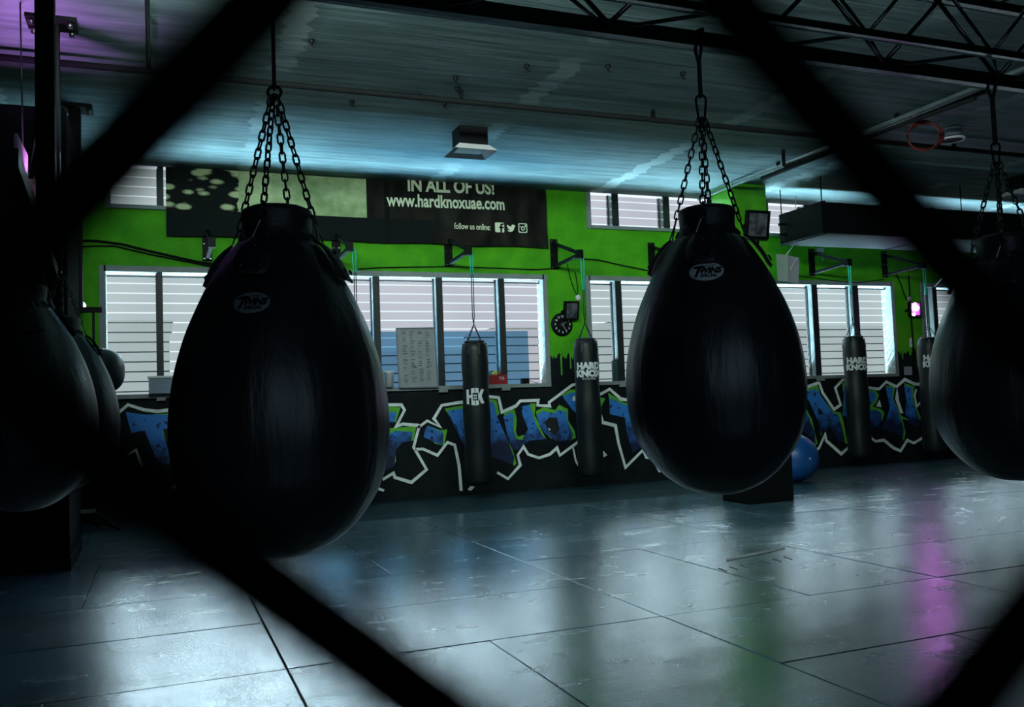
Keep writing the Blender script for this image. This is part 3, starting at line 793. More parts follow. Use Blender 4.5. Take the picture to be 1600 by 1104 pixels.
# ---- bags at the far left, hanging from a dark rack
rk = empty('bag_rack', 'dark steel rack bolted to the ceiling at the far left', 'rack', (0, 0, 0))
RX = -1.26
for y, RX in ((1.4, -1.12), (3.04, -1.24)):
    MB().box(RX - 0.05, RX + 0.05, y - 0.05, y + 0.05, 2.25, ZC - 0.001).build('post', M['black_metal'], rk)
    fpl = MB().box(RX - 0.17, RX + 0.17, y - 0.12, y + 0.12, ZC - 0.03, ZC - 0.001).build('flange_plate', M['black_metal'], rk)
    for sx in (-1, 1):
        for sy in (-1, 1):
            MB().lathe([(0.02, -0.045), (0.022, -0.01), (0.012, 0)], 6).xform(Matrix.Translation((RX + sx * 0.13, y + sy * 0.08, ZC - 0.03))).build('bolt', M['chrome'], fpl)
MB().bar((-1.10, -0.2, 2.27), (-1.26, 3.3, 2.27), 0.08, 0.08).build('rail', M['black_metal'], rk)
q = onY(115, 172, 5.0)
p2 = empty('ceiling_post', 'second thin dark post with a bolted flange, right of the rack', 'post', (-1.24, 5.05, 0))
MB().box(-0.055, 0.055, -0.05, 0.05, 2.2, ZC - 0.03).build('shaft', M['black_metal'], p2)
pl_ = MB().box(-0.16, 0.16, -0.12, 0.12, ZC - 0.03, ZC - 0.001).build('flange_plate', M['black_metal'], p2)
for sx in (-1, 1):
    MB().lathe([(0.02, -0.06), (0.024, -0.01), (0.012, 0)], 6).xform(Matrix.Translation((sx * 0.13, -0.06, ZC - 0.03))).build('bolt', M['chrome'], pl_)
MB().box(-0.3, 0.22, -0.025, 0.025, 2.20, 2.25).build('arm', M['black_metal'], p2)
teardrop((-1.16, 0.70, 0.745), 0.3, 1.40, 'large black teardrop bag at the far left, nearer of the two in shade', 2.30, None)
teardrop((-1.11, 2.14, 0.735), 0.1, 1.40, 'large black teardrop bag at the far left, farther of the two in shade', 2.30, None)
# round ball bag
q = onY(147, 580, 5.05)
t = empty('ball_bag', 'rounded black cushion-shaped bag above the far left teardrop bags', 'punching bag', (q.x, 5.05, q.z))
sgn_ = lambda v: (1 if v >= 0 else -1)
MB().lathe([(0.27 * abs(math.sin(PI * i_ / 28)) ** 0.7, -0.22 * sgn_(math.cos(PI * i_ / 28)) * abs(math.cos(PI * i_ / 28)) ** 0.8) for i_ in range(29)], 44, mod=lambda a, z: 1 - 0.006 * math.exp(-((((a / (2 * PI) * 6) % 1) - 0.5) / 0.05) ** 2)).build('body', M['vinyl'], t)
MB().tube([(0, 0, 0.21), (0, 0, 2.20 - q.z)], 0.012, 8).build('hanging_strap', M['rope'], t)
MB().lathe([(0.05, 0.205), (0.045, 0.225), (0.02, 0.235)], 16).build('cap', M['leather_flat'], t)

# ================================================================== WALL BRACKETS AND HEAVY BAGS
bl = ['black triangular wall bracket left of the nearest punching bag', 'black triangular wall bracket just right of the nearest punching bag', 'black triangular wall bracket under the banner, left of the bag with the pale emblem', 'black triangular wall bracket above the wall clock', 'black triangular wall bracket partly hidden by the middle punching bag', 'black triangular wall bracket directly right of the green column', 'black triangular wall bracket nearest to the right-hand punching bag']
xs_b = [0.05, 1.62, 3.125, 4.685, 6.265, 9.20, 10.70]
for i, bx in enumerate(xs_b):
    t = empty('wall_bracket', bl[i], 'bracket', (bx, W, 3.06), 'bag brackets on the window wall')
    MB().box(-0.055, 0.055, -0.016, -0.001, -0.01, 0.42).build('wall_plate', M['black_metal'], t)
    for s_ in (-1, 1):
        for zz in (0.02, 0.39, 0.2):
            MB().lathe([(0.010, -0.004), (0.008, 0.008)], 6).xform(Matrix.Translation((s_ * 0.035, -0.02, zz)) @ Matrix.Rotation(PI / 2, 4, 'X')).build('bolt', M['chrome'], t)
    MB().bar((0, -0.016, 0.36), (0.01, -0.78, 0.09), 0.042, 0.042).build('upper_arm', M['black_metal'], t)
    MB().bar((0, -0.016, 0.03), (0.01, -0.76, 0.07), 0.042, 0.042).build('lower_arm', M['alu'] if False else M['black_metal'], t)
    MB().box(-0.03, 0.05, -0.83, -0.74, 0.02, 0.13).build('end_block', M['black_metal'], t)
def heavy_bag(x, label, ztop, zbot, r, logo=None, lq=-2.0, straps=True):
    Y = W - 0.78
    t = empty('heavy_bag', label, 'punching bag', (x, Y, 0), 'long heavy bags hanging from the wall brackets')
    z1 = 3.08
    g = MB(); zg = z1 - (0.42 if x > 4 else 0.25)
    for s_ in (-1, 1):
        g.tube([(0, 0.0, z1 + 0.04), (s_ * 0.022, 0, z1), (s_ * 0.018, 0, (z1 + zg) / 2), (s_ * 0.010, 0, zg)], 0.009, 6)
    g.build('green_strap', M['green_strap'], t)['label'] = 'bright green loop strap'
    b = MB()
    za = ztop + 0.22
    for s_ in (-1, 1):
        b.tube([(s_ * 0.012, 0, zg + 0.02), (s_ * 0.012, 0, za + 0.10), (0, 0, za)], 0.006, 6)
    b.build('black_strap', M['rope'], t)
    for k in range(4):
        q = 0.4 + k * PI / 2
        a = Vector((r * 0.86 * math.cos(q), r * 0.86 * math.sin(q), ztop - 0.03))
        chain(t, a, Vector((0, 0, za)), n=6, scale=0.9)
    body = [(0.0, zbot), (r * 0.80, zbot + 0.004), (r * 0.95, zbot + 0.025), (r, zbot + 0.06)]
    nseg = 14
    for k in range(1, nseg):
        z = zbot + 0.06 + (ztop - 0.22 - zbot) * k / nseg
        body.append((r * (1 + 0.03 * math.sin(k * 1.1) - (0.02 if k > 9 else 0)), z))
    body += [(r * 0.97, ztop - 0.12), (r * 0.96, ztop - 0.06), (r * 0.86, ztop - 0.025), (r * 0.78, ztop)]
    MB().lathe(body, 40, mod=lambda q, z: 1 + 0.008 * math.sin(3 * q + 4 * z) + 0.006 * math.sin(7 * q + 11 * z)).build('body', M['vinyl'], t)
    MB().lathe([(r * 0.80, ztop - 0.012), (r * 0.84, ztop + 0.005), (r * 0.60, ztop + 0.018), (0, ztop + 0.02)], 30, mod=lambda q, z: 1 + 0.06 * math.sin(4 * q)).build('top_cover', M['leather_flat'], t)
    for k in range(8):
        q = k * PI / 4
        MB().bar((r * 1.005 * math.cos(q), r * 1.005 * math.sin(q), ztop - 0.16), (r * 0.9 * math.cos(q), r * 0.9 * math.sin(q), ztop - 0.02), 0.03, 0.006, up=(math.cos(q), math.sin(q), 0)).build('webbing_tab', M['leather_flat'], t)
    if logo:
        def oc(a, b, off=0.006):
            q = lq + a / r; return (r * 1.03 * math.cos(q) + off * math.cos(q), r * 1.03 * math.sin(q) + off * math.sin(q), b)
        mb = MB()
        for kind, s_, sz, dx, z, bd in logo:
            if kind == 't':
                vv, ff = text_geo(s_, sz, bd); mb.add([oc(dx + a, z + b) for a, b in vv], ff)
            else:
                for poly in s_: mb.add([oc(dx + a * sz, z + b * sz, bd) for a, b in poly], [tuple(range(len(poly)))])
        mb.build('printed_logo', M['logo'], t)
        if logo[0][0] == 'p':
            mb = MB(); sq = [[(-0.13, -0.22), (0.17, -0.22), (0.17, 0.22), (-0.13, 0.22)]]
            for poly in sq: mb.add([oc(a * logo[0][2] , logo[0][4] + b * logo[0][2], 0.009) for a, b in poly], [(0, 1, 2, 3)])
            mb.build('logo_centre', M['black'], t)
            mb = MB()
            for a0, b0 in ((-0.06, 0.07), (0.05, 0.07), (-0.06, -0.10), (0.05, -0.10)):
                mb.add([oc((a0 + a) * logo[0][2], logo[0][4] + (b0 + b) * logo[0][2], 0.011) for a, b in ((-0.03, -0.05), (0.05, -0.05), (0.05, 0.05), (-0.03, 0.05))], [(0, 1, 2, 3)])
            mb.build('logo_centre', M['logo'], t)
    return t
# emblem: H, block, K
HK = [[(-0.52, -0.42), (-0.36, -0.44), (-0.36, -0.06), (-0.22, -0.06), (-0.22, -0.48), (-0.02, -0.52), (-0.02, 0.52), (-0.22, 0.48), (-0.22, 0.10), (-0.36, 0.10), (-0.36, 0.44), (-0.52, 0.42)],
      [(0.02, -0.52), (0.20, -0.48), (0.20, -0.12), (0.34, -0.42), (0.52, -0.38), (0.36, 0.04), (0.54, 0.42), (0.36, 0.44), (0.20, 0.12), (0.20, 0.48), (0.02, 0.52)]]
heavy_bag(1.69, 'long black heavy bag hidden behind the nearest punching bag, green strap showing', 2.0, 0.2, 0.165)
heavy_bag(3.18, 'long black heavy bag with a pale block emblem, in front of the first window', 1.98, 0.20, 0.168, [('p', HK, 0.21, 0.0, 1.29, 0.006)], lq=-1.98)
heavy_bag(4.74, 'long black heavy bag hanging beside the wall clock, pale two-line lettering', 2.0, 0.20, 0.165, [('t', 'HARD', 0.115, 0.0, 1.64, 0.008), ('t', 'KNOX', 0.115, 0.0, 1.54, 0.008), ('t', 'B O X I N G', 0.032, 0.0, 1.475, 0.001)], lq=-1.88)
heavy_bag(9.245, 'long black heavy bag in front of the window right of the green column', 2.0, 0.19, 0.168, [('t', 'HARD', 0.115, 0.0, 1.64, 0.008), ('t', 'KNOX', 0.115, 0.0, 1.54, 0.008)], lq=-2.08)
heavy_bag(10.74, 'rightmost long heavy bag, in front of the purple floodlight pier', 1.97, 0.19, 0.175, [('t', 'HARD', 0.115, 0.0, 1.66, 0.008), ('t', 'KNOX', 0.115, 0.0, 1.56, 0.008)], lq=-2.0)

# ================================================================== BANNER
bn = empty('wall_banner', 'large dark printed vinyl banner hung high on the green wall', 'banner', (0, 0, 0))
bx0, bx1, bz0, bz1 = -0.41, 4.58, 3.345, 4.17
def ban_y(x, z):
    f = 0.020 * math.sin(x * 2.1 + z) + 0.014 * math.sin(7 * x + 9 * z) * max(0, min(1, (x - 2.8))) + 0.010 * math.sin(19 * x - 4 * z) * max(0, min(1, x - 3.3))
    return W - 0.065 + f * 0.7
NX, NZ = 160, 20
vs_ = []; fs = []
for j in range(NZ + 1):
    for i_ in range(NX + 1):
        x = bx0 + (bx1 - bx0) * i_ / NX; z = bz0 + (bz1 - bz0) * j / NZ
        if j == 0: z += 0.008 * math.sin(5 * x)
        vs_.append((x, ban_y(x, z), z))
for j in range(NZ):
    for i_ in range(NX):
        a = j * (NX + 1) + i_; fs.append((a, a + 1, a + NX + 2, a + NX + 1))
MB().add(vs_, fs, True).build('cloth', M['banner'], bn)
def ban_text(s, pl, pr_, h, bold=0.02, name='lettering'):
    """pl, pr_: left and right ends of the baseline in the photograph"""
    A, B = onY(pl[0], pl[1], W - 0.065), onY(pr_[0], pr_[1], W - 0.065)
    vv, ff = text_geo(s, 1.0, bold, align='LEFT')
    mx = max(v[0] for v in vv); mn = min(v[0] for v in vv); y0 = min(v[1] for v in vv if True)
    caps = max(v[1] for v in vv) - y0
    out = []
    for a, b in vv:
        t = (a - mn) / (mx - mn)
        x = A.x + (B.x - A.x) * t; z = A.z + (B.z - A.z) * t + (b - y0) / caps * h
        out.append((x, ban_y(x, z) - 0.008, z))
    MB().add(out, ff).build(name, M['banner_text'], bn)
ban_text('IN ALL OF US!', (637, 299), (772, 305), 0.185, 0.034)
ban_text('www.hardknoxuae.com', (604, 322), (788, 329), 0.175, 0.026)
ban_text('follow us online:', (709, 358), (766, 360), 0.085, 0.012)
def icon(cx, cy, polys, mat='banner_text', off=-0.009, s=0.0105):
    c = onY(cx, cy, W - 0.065); mb = MB()
    for P in polys:
        mb.add([(c.x + a * s, ban_y(c.x, c.z) + off - 0.004, c.z + b * s) for a, b in P], [tuple(range(len(P)))])
    mb.build('social_icon', M[mat], bn)
def rr(w, h, r, n=4):
    out = []
    for cx, cy, a0 in ((w - r, h - r, 0), (-w + r, h - r, 90), (-w + r, -h + r, 180), (w - r, -h + r, 270)):
        for k in range(n + 1):
            a = math.radians(a0 + 90 * k / n); out.append((cx + r * math.cos(a), cy + r * math.sin(a)))
    return out
icon(780, 355.5, [rr(6.4, 6.4, 1.5)])
icon(780, 355.5, [[(0.8, -6.4), (3.2, -6.4), (3.2, -1), (5.2, -1), (5.6, 1.2), (3.2, 1.2), (3.2, 2.6), (3.8, 3.4), (5.6, 3.4), (5.6, 5.4), (3, 5.4), (0.8, 3.6), (0.8, 1.2), (-0.8, 1.2), (-0.8, -1), (0.8, -1)]], 'black', -0.012)
icon(797.5, 357, [[(-6, -3.5), (-2, -2.5), (-5, -0.5), (-4.5, 0.5), (-6, 2), (-5.5, 4.5), (-2.5, 2.5), (0, 2.0), (0.6, 4.2), (2.6, 5.0), (4.2, 4.2), (6, 4.6), (4.8, 3.2), (6.2, 2.2), (4.6, 2), (4, -1), (1.5, -4.2), (-2, -5)]])
icon(816, 356.5, [rr(6.4, 6.4, 2)])
icon(816, 356.5, [rr(5, 5, 1.4)], 'black', -0.012)
icon(816, 356.5, [[(3.0 * math.cos(a), -0.6 + 3.0 * math.sin(a)) for a in [2 * PI * k / 14 for k in range(14)]], [(-4.6, 1.6), (-2.6, 1.6), (-2.6, 2.4), (-4.6, 2.4)], [(2.6, 1.6), (4.6, 1.6), (4.6, 4.4), (2.6, 4.4)]], 'banner_text', -0.015)
icon(816, 356.5, [[(1.5 * math.cos(a), -0.6 + 1.5 * math.sin(a)) for a in [2 * PI * k / 12 for k in range(12)]]], 'black', -0.018)

# ================================================================== GRAFFITI
gf = empty('graffiti_mural', 'blue graffiti letters with green edges and white outline on the black lower wall', 'mural', (0, 0, 0))
def c6(x, y): return (600 + x / 4.444, 580 + y / 4.444)
def c7(x, y): return (1180 + x / 5.333, 570 + y / 5.333)
def c3(x, y): return (800 + x / 4, 552 + y / 4)
def c1(x, y): return (x / 4, 552 + y / 4)
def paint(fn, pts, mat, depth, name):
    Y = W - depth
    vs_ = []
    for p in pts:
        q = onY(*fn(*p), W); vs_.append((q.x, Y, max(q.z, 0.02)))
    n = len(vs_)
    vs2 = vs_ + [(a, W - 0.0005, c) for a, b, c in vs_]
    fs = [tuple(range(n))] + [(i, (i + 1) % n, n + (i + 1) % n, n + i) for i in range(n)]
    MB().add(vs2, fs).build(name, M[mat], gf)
def stroke(fn, pts, w=0.040, depth=0.006):
    ps = [onY(*fn(*p), W) for p in pts]; P2 = [Vector((p.x, p.z)) for p in ps]
    # round the polyline a little and build a flat ribbon
    L_, R_ = [], []
    n = len(P2)
    for i in range(n):
        d0 = (P2[i] - P2[i - 1]).normalized() if i else (P2[1] - P2[0]).normalized()
        d1 = (P2[i + 1] - P2[i]).normalized() if i < n - 1 else d0
        nn = Vector((-(d0 + d1).y, (d0 + d1).x))
        if nn.length < 1e-3: nn = Vector((-d0.y, d0.x))
        nn.normalize(); c = max(0.45, nn.dot(Vector((-d0.y, d0.x))))
        ww = w / 2 / c * random.uniform(0.8, 1.1)
        L_.append(P2[i] + nn * ww); R_.append(P2[i] - nn * ww)
    vs_ = [(p.x, W - depth, max(p.y, 0.01)) for p in L_ + R_]
    fs = [(i, i + 1, n + i + 1, n + i) for i in range(n - 1)]
    MB().add(vs_, fs).build('white_outline', M['spray_white'], gf)
G = lambda fn, *p: paint(fn, p, 'spray_green', 0.002, 'green_edge')
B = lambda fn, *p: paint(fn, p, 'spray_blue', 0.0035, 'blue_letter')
K = lambda fn, *p: paint(fn, p, 'spray_black', 0.005, 'black_gap')
Wp = lambda fn, *p: paint(fn, p, 'spray_white', 0.0055, 'white_patch')
G(c6, (30, 245), (115, 250), (82, 352), (30, 352)); B(c6, (30, 282), (88, 285), (70, 352), (30, 352))
G(c6, (30, 395), (60, 392), (225, 380), (205, 480), (130, 490), (30, 480)); B(c6, (20, 440), (55, 425), (80, 412), (200, 420), (190, 482), (130, 490), (85, 540), (70, 660), (0, 690), (-60, 700), (-60, 560))
G(c6, (78, 560), (84, 620), (60, 668), (72, 620))
G(c6, (300, 375), (390, 408), (438, 402), (418, 515), (350, 500)); B(c6, (310, 378), (390, 414), (412, 430), (408, 513), (350, 490), (275, 455), (290, 395))
G(c6, (420, 258), (560, 232), (560, 300), (470, 330)); B(c6, (440, 272), (560, 255), (560, 520), (545, 500), (490, 380)); K(c6, (485, 360), (500, 370), (530, 460), (510, 420))
G(c6, (700, 190), (780, 198), (802, 292), (780, 320), (895, 550), (920, 640), (900, 656), (860, 500), (770, 330)); B(c6, (700, 208), (760, 212), (785, 315), (860, 480), (905, 600), (895, 645), (760, 595), (700, 560))
G(c6, (830, 288), (905, 260), (922, 330), (915, 420), (930, 452), (975, 440), (960, 475), (880, 470), (860, 400)); B(c6, (828, 312), (880, 282), (900, 300), (898, 400), (915, 468), (960, 475), (1000, 400), (960, 300), (955, 242), (1010, 232), (1025, 280), (1060, 380), (1118, 470), (1010, 480), (930, 545), (895, 545), (860, 455))
G(c6, (1010, 224), (1053, 222), (1046, 300), (1090, 400), (1127, 472), (1095, 440), (1040, 340))
G(c6, (1055, 275), (1110, 247), (1190, 268), (1215, 232), (1278, 262), (1278, 340), (1322, 410), (1332, 460), (1290, 480), (1060, 320)); B(c6, (1058, 305), (1105, 275), (1185, 290), (1215, 262), (1262, 282), (1275, 355), (1312, 435), (1300, 475), (1200, 485), (1120, 432), (1080, 385)); K(c6, (1112, 350), (1150, 318), (1200, 322), (1218, 400), (1192, 445), (1140, 410))
G(c6, (1108, 388), (1150, 445), (1192, 452), (1160, 466), (1112, 420)); Wp(c6, (1137, 392), (1155, 400), (1150, 412))
G(c6, (1230, 168), (1290, 128), (1345, 120), (1345, 175)); B(c6, (1240, 176), (1300, 145), (1345, 150), (1345, 300), (1305, 262)); Wp(c6, (1308, 172), (1345, 172), (1345, 205), (1308, 205))
stroke(c6, [(0, 234), (40, 232), (120, 232), (142, 268), (85, 380), (130, 365), (245, 375)])
stroke(c6, [(245, 375), (205, 525), (295, 680), (190, 770), (75, 735), (65, 705), (-10, 750)])
stroke(c6, [(235, 390), (300, 342), (390, 385), (345, 328), (400, 235), (560, 210)])
stroke(c6, [(215, 540), (270, 538), (370, 582), (440, 492), (490, 510), (520, 650), (535, 828)])
stroke(c6, [(700, 172), (795, 182), (818, 282), (915, 240), (945, 205), (1070, 200), (1065, 235), (1150, 240), (1145, 215), (1305, 95), (1345, 85)])
stroke(c6, [(785, 700), (860, 745), (945, 650), (928, 580), (968, 522), (1000, 575), (1075, 600), (1150, 575), (1200, 530), (1220, 582), (1345, 490)])
stroke(c6, [(1310, 520), (1330, 620), (1382, 706)], 0.03)
Wp(c6, (580, 820), (600, 795), (630, 800), (603, 828))
# second word
G(c3, (520, 270), (583, 280), (550, 350)); Wp(c3, (560, 598), (595, 635), (560, 655))
G(c3, (600, 245), (700, 308), (770, 318), (770, 350), (610, 300)); B(c3, (608, 275), (700, 318), (770, 328), (750, 392), (815, 540), (795, 592), (755, 620), (722, 520), (705, 400), (612, 378))
G(c3, (748, 385), (775, 470), (826, 556), (790, 588), (770, 500))
stroke(c3, [(520, 262), (550, 255), (610, 222), (680, 285), (760, 295)], 0.045); stroke(c3, [(545, 360), (565, 430), (645, 450), (665, 560), (708, 712), (818, 602), (838, 650), (900, 652), (960, 700)], 0.045); stroke(c3, [(880, 660), (920, 735), (980, 690)], 0.04)
# third word
G(c7, (380, 215), (520, 165), (545, 260), (650, 388), (710, 393), (738, 480), (768, 660), (735, 640), (600, 420)); B(c7, (380, 235), (505, 195), (640, 392), (695, 420), (722, 520), (750, 645), (690, 630), (620, 505), (600, 542), (540, 552), (520, 460), (450, 300)); K(c7, (522, 345), (568, 408), (525, 414)); G(c7, (508, 335), (524, 340), (528, 412), (575, 410), (530, 432), (512, 420))
G(c7, (400, 315), (470, 450), (517, 650), (498, 682), (440, 500), (380, 400)); B(c7, (360, 400), (402, 335), (440, 420), (495, 560), (503, 660), (440, 590), (340, 500)); G(c7, (545, 545), (555, 600), (545, 580))
G(c7, (720, 150), (790, 130), (790, 420), (730, 420), (740, 250)); B(c7, (735, 180), (790, 150), (790, 440), (725, 420), (740, 330))
G(c7, (900, 200), (1000, 205), (1032, 250), (1002, 320), (975, 345), (1050, 368), (1078, 402), (1060, 460), (1000, 500), (900, 500)); B(c7, (900, 212), (990, 225), (1015, 262), (965, 330), (935, 345), (905, 345), (905, 385), (1000, 372), (1050, 400), (1052, 460), (1030, 500), (940, 545), (900, 540)); Wp(c7, (1035, 290), (1050, 350), (1005, 345))
G(c7, (1088, 165), (1168, 183), (1150, 280), (1220, 430), (1252, 560), (1240, 632), (1200, 560), (1120, 330)); B(c7, (1085, 182), (1148, 192), (1138, 265), (1195, 400), (1235, 520), (1232, 605), (1150, 565), (1050, 522), (1100, 432), (1122, 350)); G(c7, (1070, 470), (1110, 480), (1118, 495), (1080, 485))
Wp(c7, (1182, 190), (1165, 280), (1210, 402), (1232, 402), (1198, 300))
G(c7, (1240, 148), (1328, 178), (1315, 280), (1376, 430), (1378, 462), (1320, 420), (1260, 300)); B(c7, (1240, 170), (1308, 190), (1305, 290), (1365, 440), (1358, 520), (1280, 480), (1250, 402), (1262, 300)); G(c7, (1212, 420), (1275, 455), (1280, 465), (1225, 445))
stroke(c7, [(380, 200), (425, 185), (530, 145), (560, 230), (655, 370), (710, 330), (665, 190), (725, 125), (790, 115)], 0.05)
stroke(c7, [(500, 715), (530, 690), (580, 580), (590, 630), (715, 740), (790, 675)], 0.05)
stroke(c7, [(890, 182), (1030, 200), (1090, 140), (1175, 180), (1245, 120), (1330, 160), (1390, 160)], 0.05)
stroke(c7, [(955, 600), (1000, 635), (1070, 625), (1150, 690), (1210, 715), (1265, 625), (1320, 650), (1390, 608)], 0.05)
stroke(c7, [(1340, 200), (1325, 260), (1345, 345), (1390, 295)], 0.035)
# first word, seen between the left bags and the nearest bag
G(c1, (795, 345), (950, 378), (1200, 365), (1200, 500), (1060, 400)); B(c1, (785, 365), (900, 382), (1200, 380), (1200, 560), (1012, 480), (1050, 600), (1085, 700), (990, 682), (935, 560), (905, 482), (820, 496)); K(c1, (1018, 470), (1200, 470), (1200, 560), (1040, 545)); G(c1, (1008, 480), (1020, 478), (1036, 545), (1020, 560)); G(c1, (1028, 600), (1045, 600), (1060, 640))
stroke(c1, [(700, 410), (735, 375), (800, 320), (900, 352), (985, 362), (1200, 335)]); stroke(c1, [(1050, 870), (1110, 815), (1200, 800)]); stroke(c1, [(770, 645), (800, 632), (850, 602), (895, 735)], 0.03); stroke(c1, [(1060, 660), (1080, 700), (1105, 770)], 0.02)
# the stretches the big bags cover: more slabs of blue between the outlines
cI = lambda x, y: (x, y)
for pts in (((300, 640), (345, 632), (362, 700), (340, 735), (318, 690)), ((372, 640), (425, 632), (430, 665), (400, 672), (410, 725), (378, 735)), ((445, 650), (500, 640), (520, 720), (470, 735)), ((1050, 640), (1095, 632), (1110, 690), (1070, 715)), ((1125, 628), (1175, 622), (1190, 700), (1140, 705))):
    cx = sum(p[0] for p in pts) / len(pts); cy = sum(p[1] for p in pts) / len(pts)
    G(cI, *[(cx + (p[0] - cx) * 1.12, cy + (p[1] - cy) * 1.08 - 2) for p in pts]); B(cI, *pts)
stroke(cI, [(300, 626), (350, 620), (430, 622), (505, 628), (560, 640), (598, 632)]); stroke(cI, [(278, 755), (330, 745), (372, 750), (440, 745), (520, 740), (570, 756), (600, 766)])
stroke(cI, [(990, 624), (1040, 628), (1110, 618), (1180, 612), (1262, 608)]); stroke(cI, [(1030, 725), (1080, 722), (1130, 716), (1200, 712), (1262, 704)])
# green paint runs on the piers
def runs(x0, x1, z, seed):
    rnd = random.Random(seed)
    for k in range(3):
        x = rnd.uniform(x0, x1); w_ = 0.012; L_ = rnd.uniform(0.08, 0.3)
        MB().add([(x - w_, W - 0.004, z), (x + w_, W - 0.004, z), (x + w_ * 0.9, W - 0.004, z - L_), (x, W - 0.004, z - L_ - 0.02), (x - w_ * 0.9, W - 0.004, z - L_)], [(0, 1, 2, 3, 4)]).build('green_run', M['spray_green'], gf)
runs(4.68, 5.08, 1.84, 1); runs(10.95, 11.35, 1.80, 2)

# ================================================================== SMALL THINGS ON WALL AND SILL
def cableY(pts, r=0.012, Y=None):
    return [tuple(onY(x, y, (Y or W) - 0.02)) for x, y in pts]
tag(MB().tube(cableY([(110, 375), (150, 376), (190, 381), (230, 391), (270, 400), (310, 409), (345, 414)]), 0.014, 6).build('wall_cable', M['conduit']), 'thick dark cable sagging along the green wall above the leftmost window', 'cable', 'cables on the window wall')
tag(MB().tube(cableY([(120, 385), (150, 384), (180, 384), (230, 396), (280, 406), (345, 419)]), 0.009, 6).build('wall_cable', M['conduit']), 'thin dark cable just below the thick one above the leftmost window', 'cable', 'cables on the window wall')
tag(MB().tube(cableY([(560, 420), (590, 418), (640, 417), (700, 416), (760, 418), (840, 421), (875, 418)]), 0.008, 6).build('wall_cable', M['conduit']), 'thin dark cable running under the banner above the first window', 'cable', 'cables on the window wall')
tag(MB().tube(cableY([(908, 404), (935, 406), (970, 414), (1010, 422), (1060, 428)]), 0.010, 6).build('wall_cable', M['conduit']), 'dark cable sloping right of the bracket above the clock', 'cable', 'cables on the window wall')
tag(MB().tube(cableY([(886, 412), (890, 430), (896, 450), (903, 464), (902, 445), (899, 425)]), 0.006, 6).build('wall_cable', M['conduit']), 'thin cable hanging to the small white sensor above the clock', 'cable', 'cables on the window wall')
tag(MB().tube(cableY([(1222, 428), (1260, 432), (1300, 438), (1340, 442), (1380, 436)]), 0.007, 6).build('wall_cable', M['conduit']), 'thin cable drooping from the grey panel right of the column', 'cable', 'cables on the window wall')
tag(MB().tube(cableY([(1420, 430), (1422, 470), (1424, 500), (1427, 545)]), 0.012, 6).build('wall_cable', M['conduit']), 'vertical dark cable below the purple floodlight', 'cable', 'cables on the window wall')
tag(MB().tube(cableY([(1400, 425), (1408, 445), (1416, 468)]), 0.009, 6).build('wall_cable', M['conduit']), 'slanting cable just above the purple floodlight', 'cable', 'cables on the window wall')
tag(MB().tube([tuple(onY(1460, 448, W - 0.03)), tuple(onY(1492, 411, W - 0.4))], 0.008, 6).build('thin_rod', M['white_plastic']), 'thin pale rod leaning near the rightmost wall bracket', 'rod')

q = onY(877, 507, W); t = empty('wall_clock', 'round dark wall clock on the green pier between two windows', 'clock', (q.x, W, q.z))
RX_ = Matrix.Rotation(PI / 2, 4, 'X')
MB().lathe([(0.155, 0.001), (0.165, 0.02), (0.155, 0.04), (0.140, 0.042)], 36).xform(RX_).build('case', M['black_metal'], t)
MB().lathe([(0.140, 0.040), (0.0, 0.0425)], 36).xform(RX_).build('face', M['clock_face'], t)
for k in range(12):
    a = PI / 2 - k * PI / 6; s_ = ['12', '1', '2', '3', '4', '5', '6', '7', '8', '9', '10', '11'][k]
    vv, ff = text_geo(s_, 0.042, 0.0015)
    MB().add([(0.112 * math.cos(a) + u, -0.0445, 0.112 * math.sin(a) + v) for u, v in vv], ff).build('numeral', M['logo'], t)
for nm, a, L_, w_ in (('hour_hand', math.radians(35), 0.07, 0.008), ('minute_hand', math.radians(-60), 0.105, 0.006)):
    MB().bar((0, -0.047, 0), (L_ * math.cos(a), -0.047, L_ * math.sin(a)), w_, 0.003).build(nm, M['logo'], t)

def floodlight(px, py, Y, w_, h_, label, lens, tilt=0.0, group=None, pole=0.06):
    q = onY(px, py, Y - 0.1)
    t = empty('floodlight', label, 'lamp', (q.x, Y, q.z), group)
    R = Matrix.Translation((0, -0.1, 0)) @ Matrix.Rotation(tilt, 4, 'X')
    MB().box(-w_, w_, 0.0, 0.05, -h_, h_).xform(R).build('housing', M['black_metal'], t)
    f = MB()
    for a, b, c, d in ((-w_, w_, h_ - 0.02, h_), (-w_, w_, -h_, -h_ + 0.02), (-w_, -w_ + 0.02, -h_, h_), (w_ - 0.02, w_, -h_, h_)): f.box(a, b, -0.02, 0.0, c, d)
    f.xform(R).build('bezel', M['black_metal'], t)
    MB().box(-w_ * 0.8, w_ * 0.8, -0.006, -0.001, -h_ * 0.8, h_ * 0.8).xform(R).build('lens', lens, t)
    b_ = MB(); b_.bar((-w_ - 0.012, -0.08, 0), (-w_ - 0.012, 0, -0.02), 0.012, 0.03); b_.bar((w_ + 0.012, -0.08, 0), (w_ + 0.012, 0, -0.02), 0.012, 0.03); b_.bar((-w_ - 0.018, -0.006, -0.02), (w_ + 0.018, -0.006, -0.02), 0.03, 0.012)
    b_.build('mounting_bracket', M['black_metal'], t)
    return t
fl1 = floodlight(893, 485, W, 0.105, 0.13, 'small black floodlight mounted at the upper right of the wall clock', M['lens_glass'], 0.2)
fl2 = floodlight(1184, 351, 6.10, 0.19, 0.20, 'black floodlight with a pale lens fixed on the green column', M['lens_glass'], 0.2)
fl3 = floodlight(1430, 483, W, 0.11, 0.12, 'small floodlight glowing purple on the right pier', M['purple_glass'], 0.0)
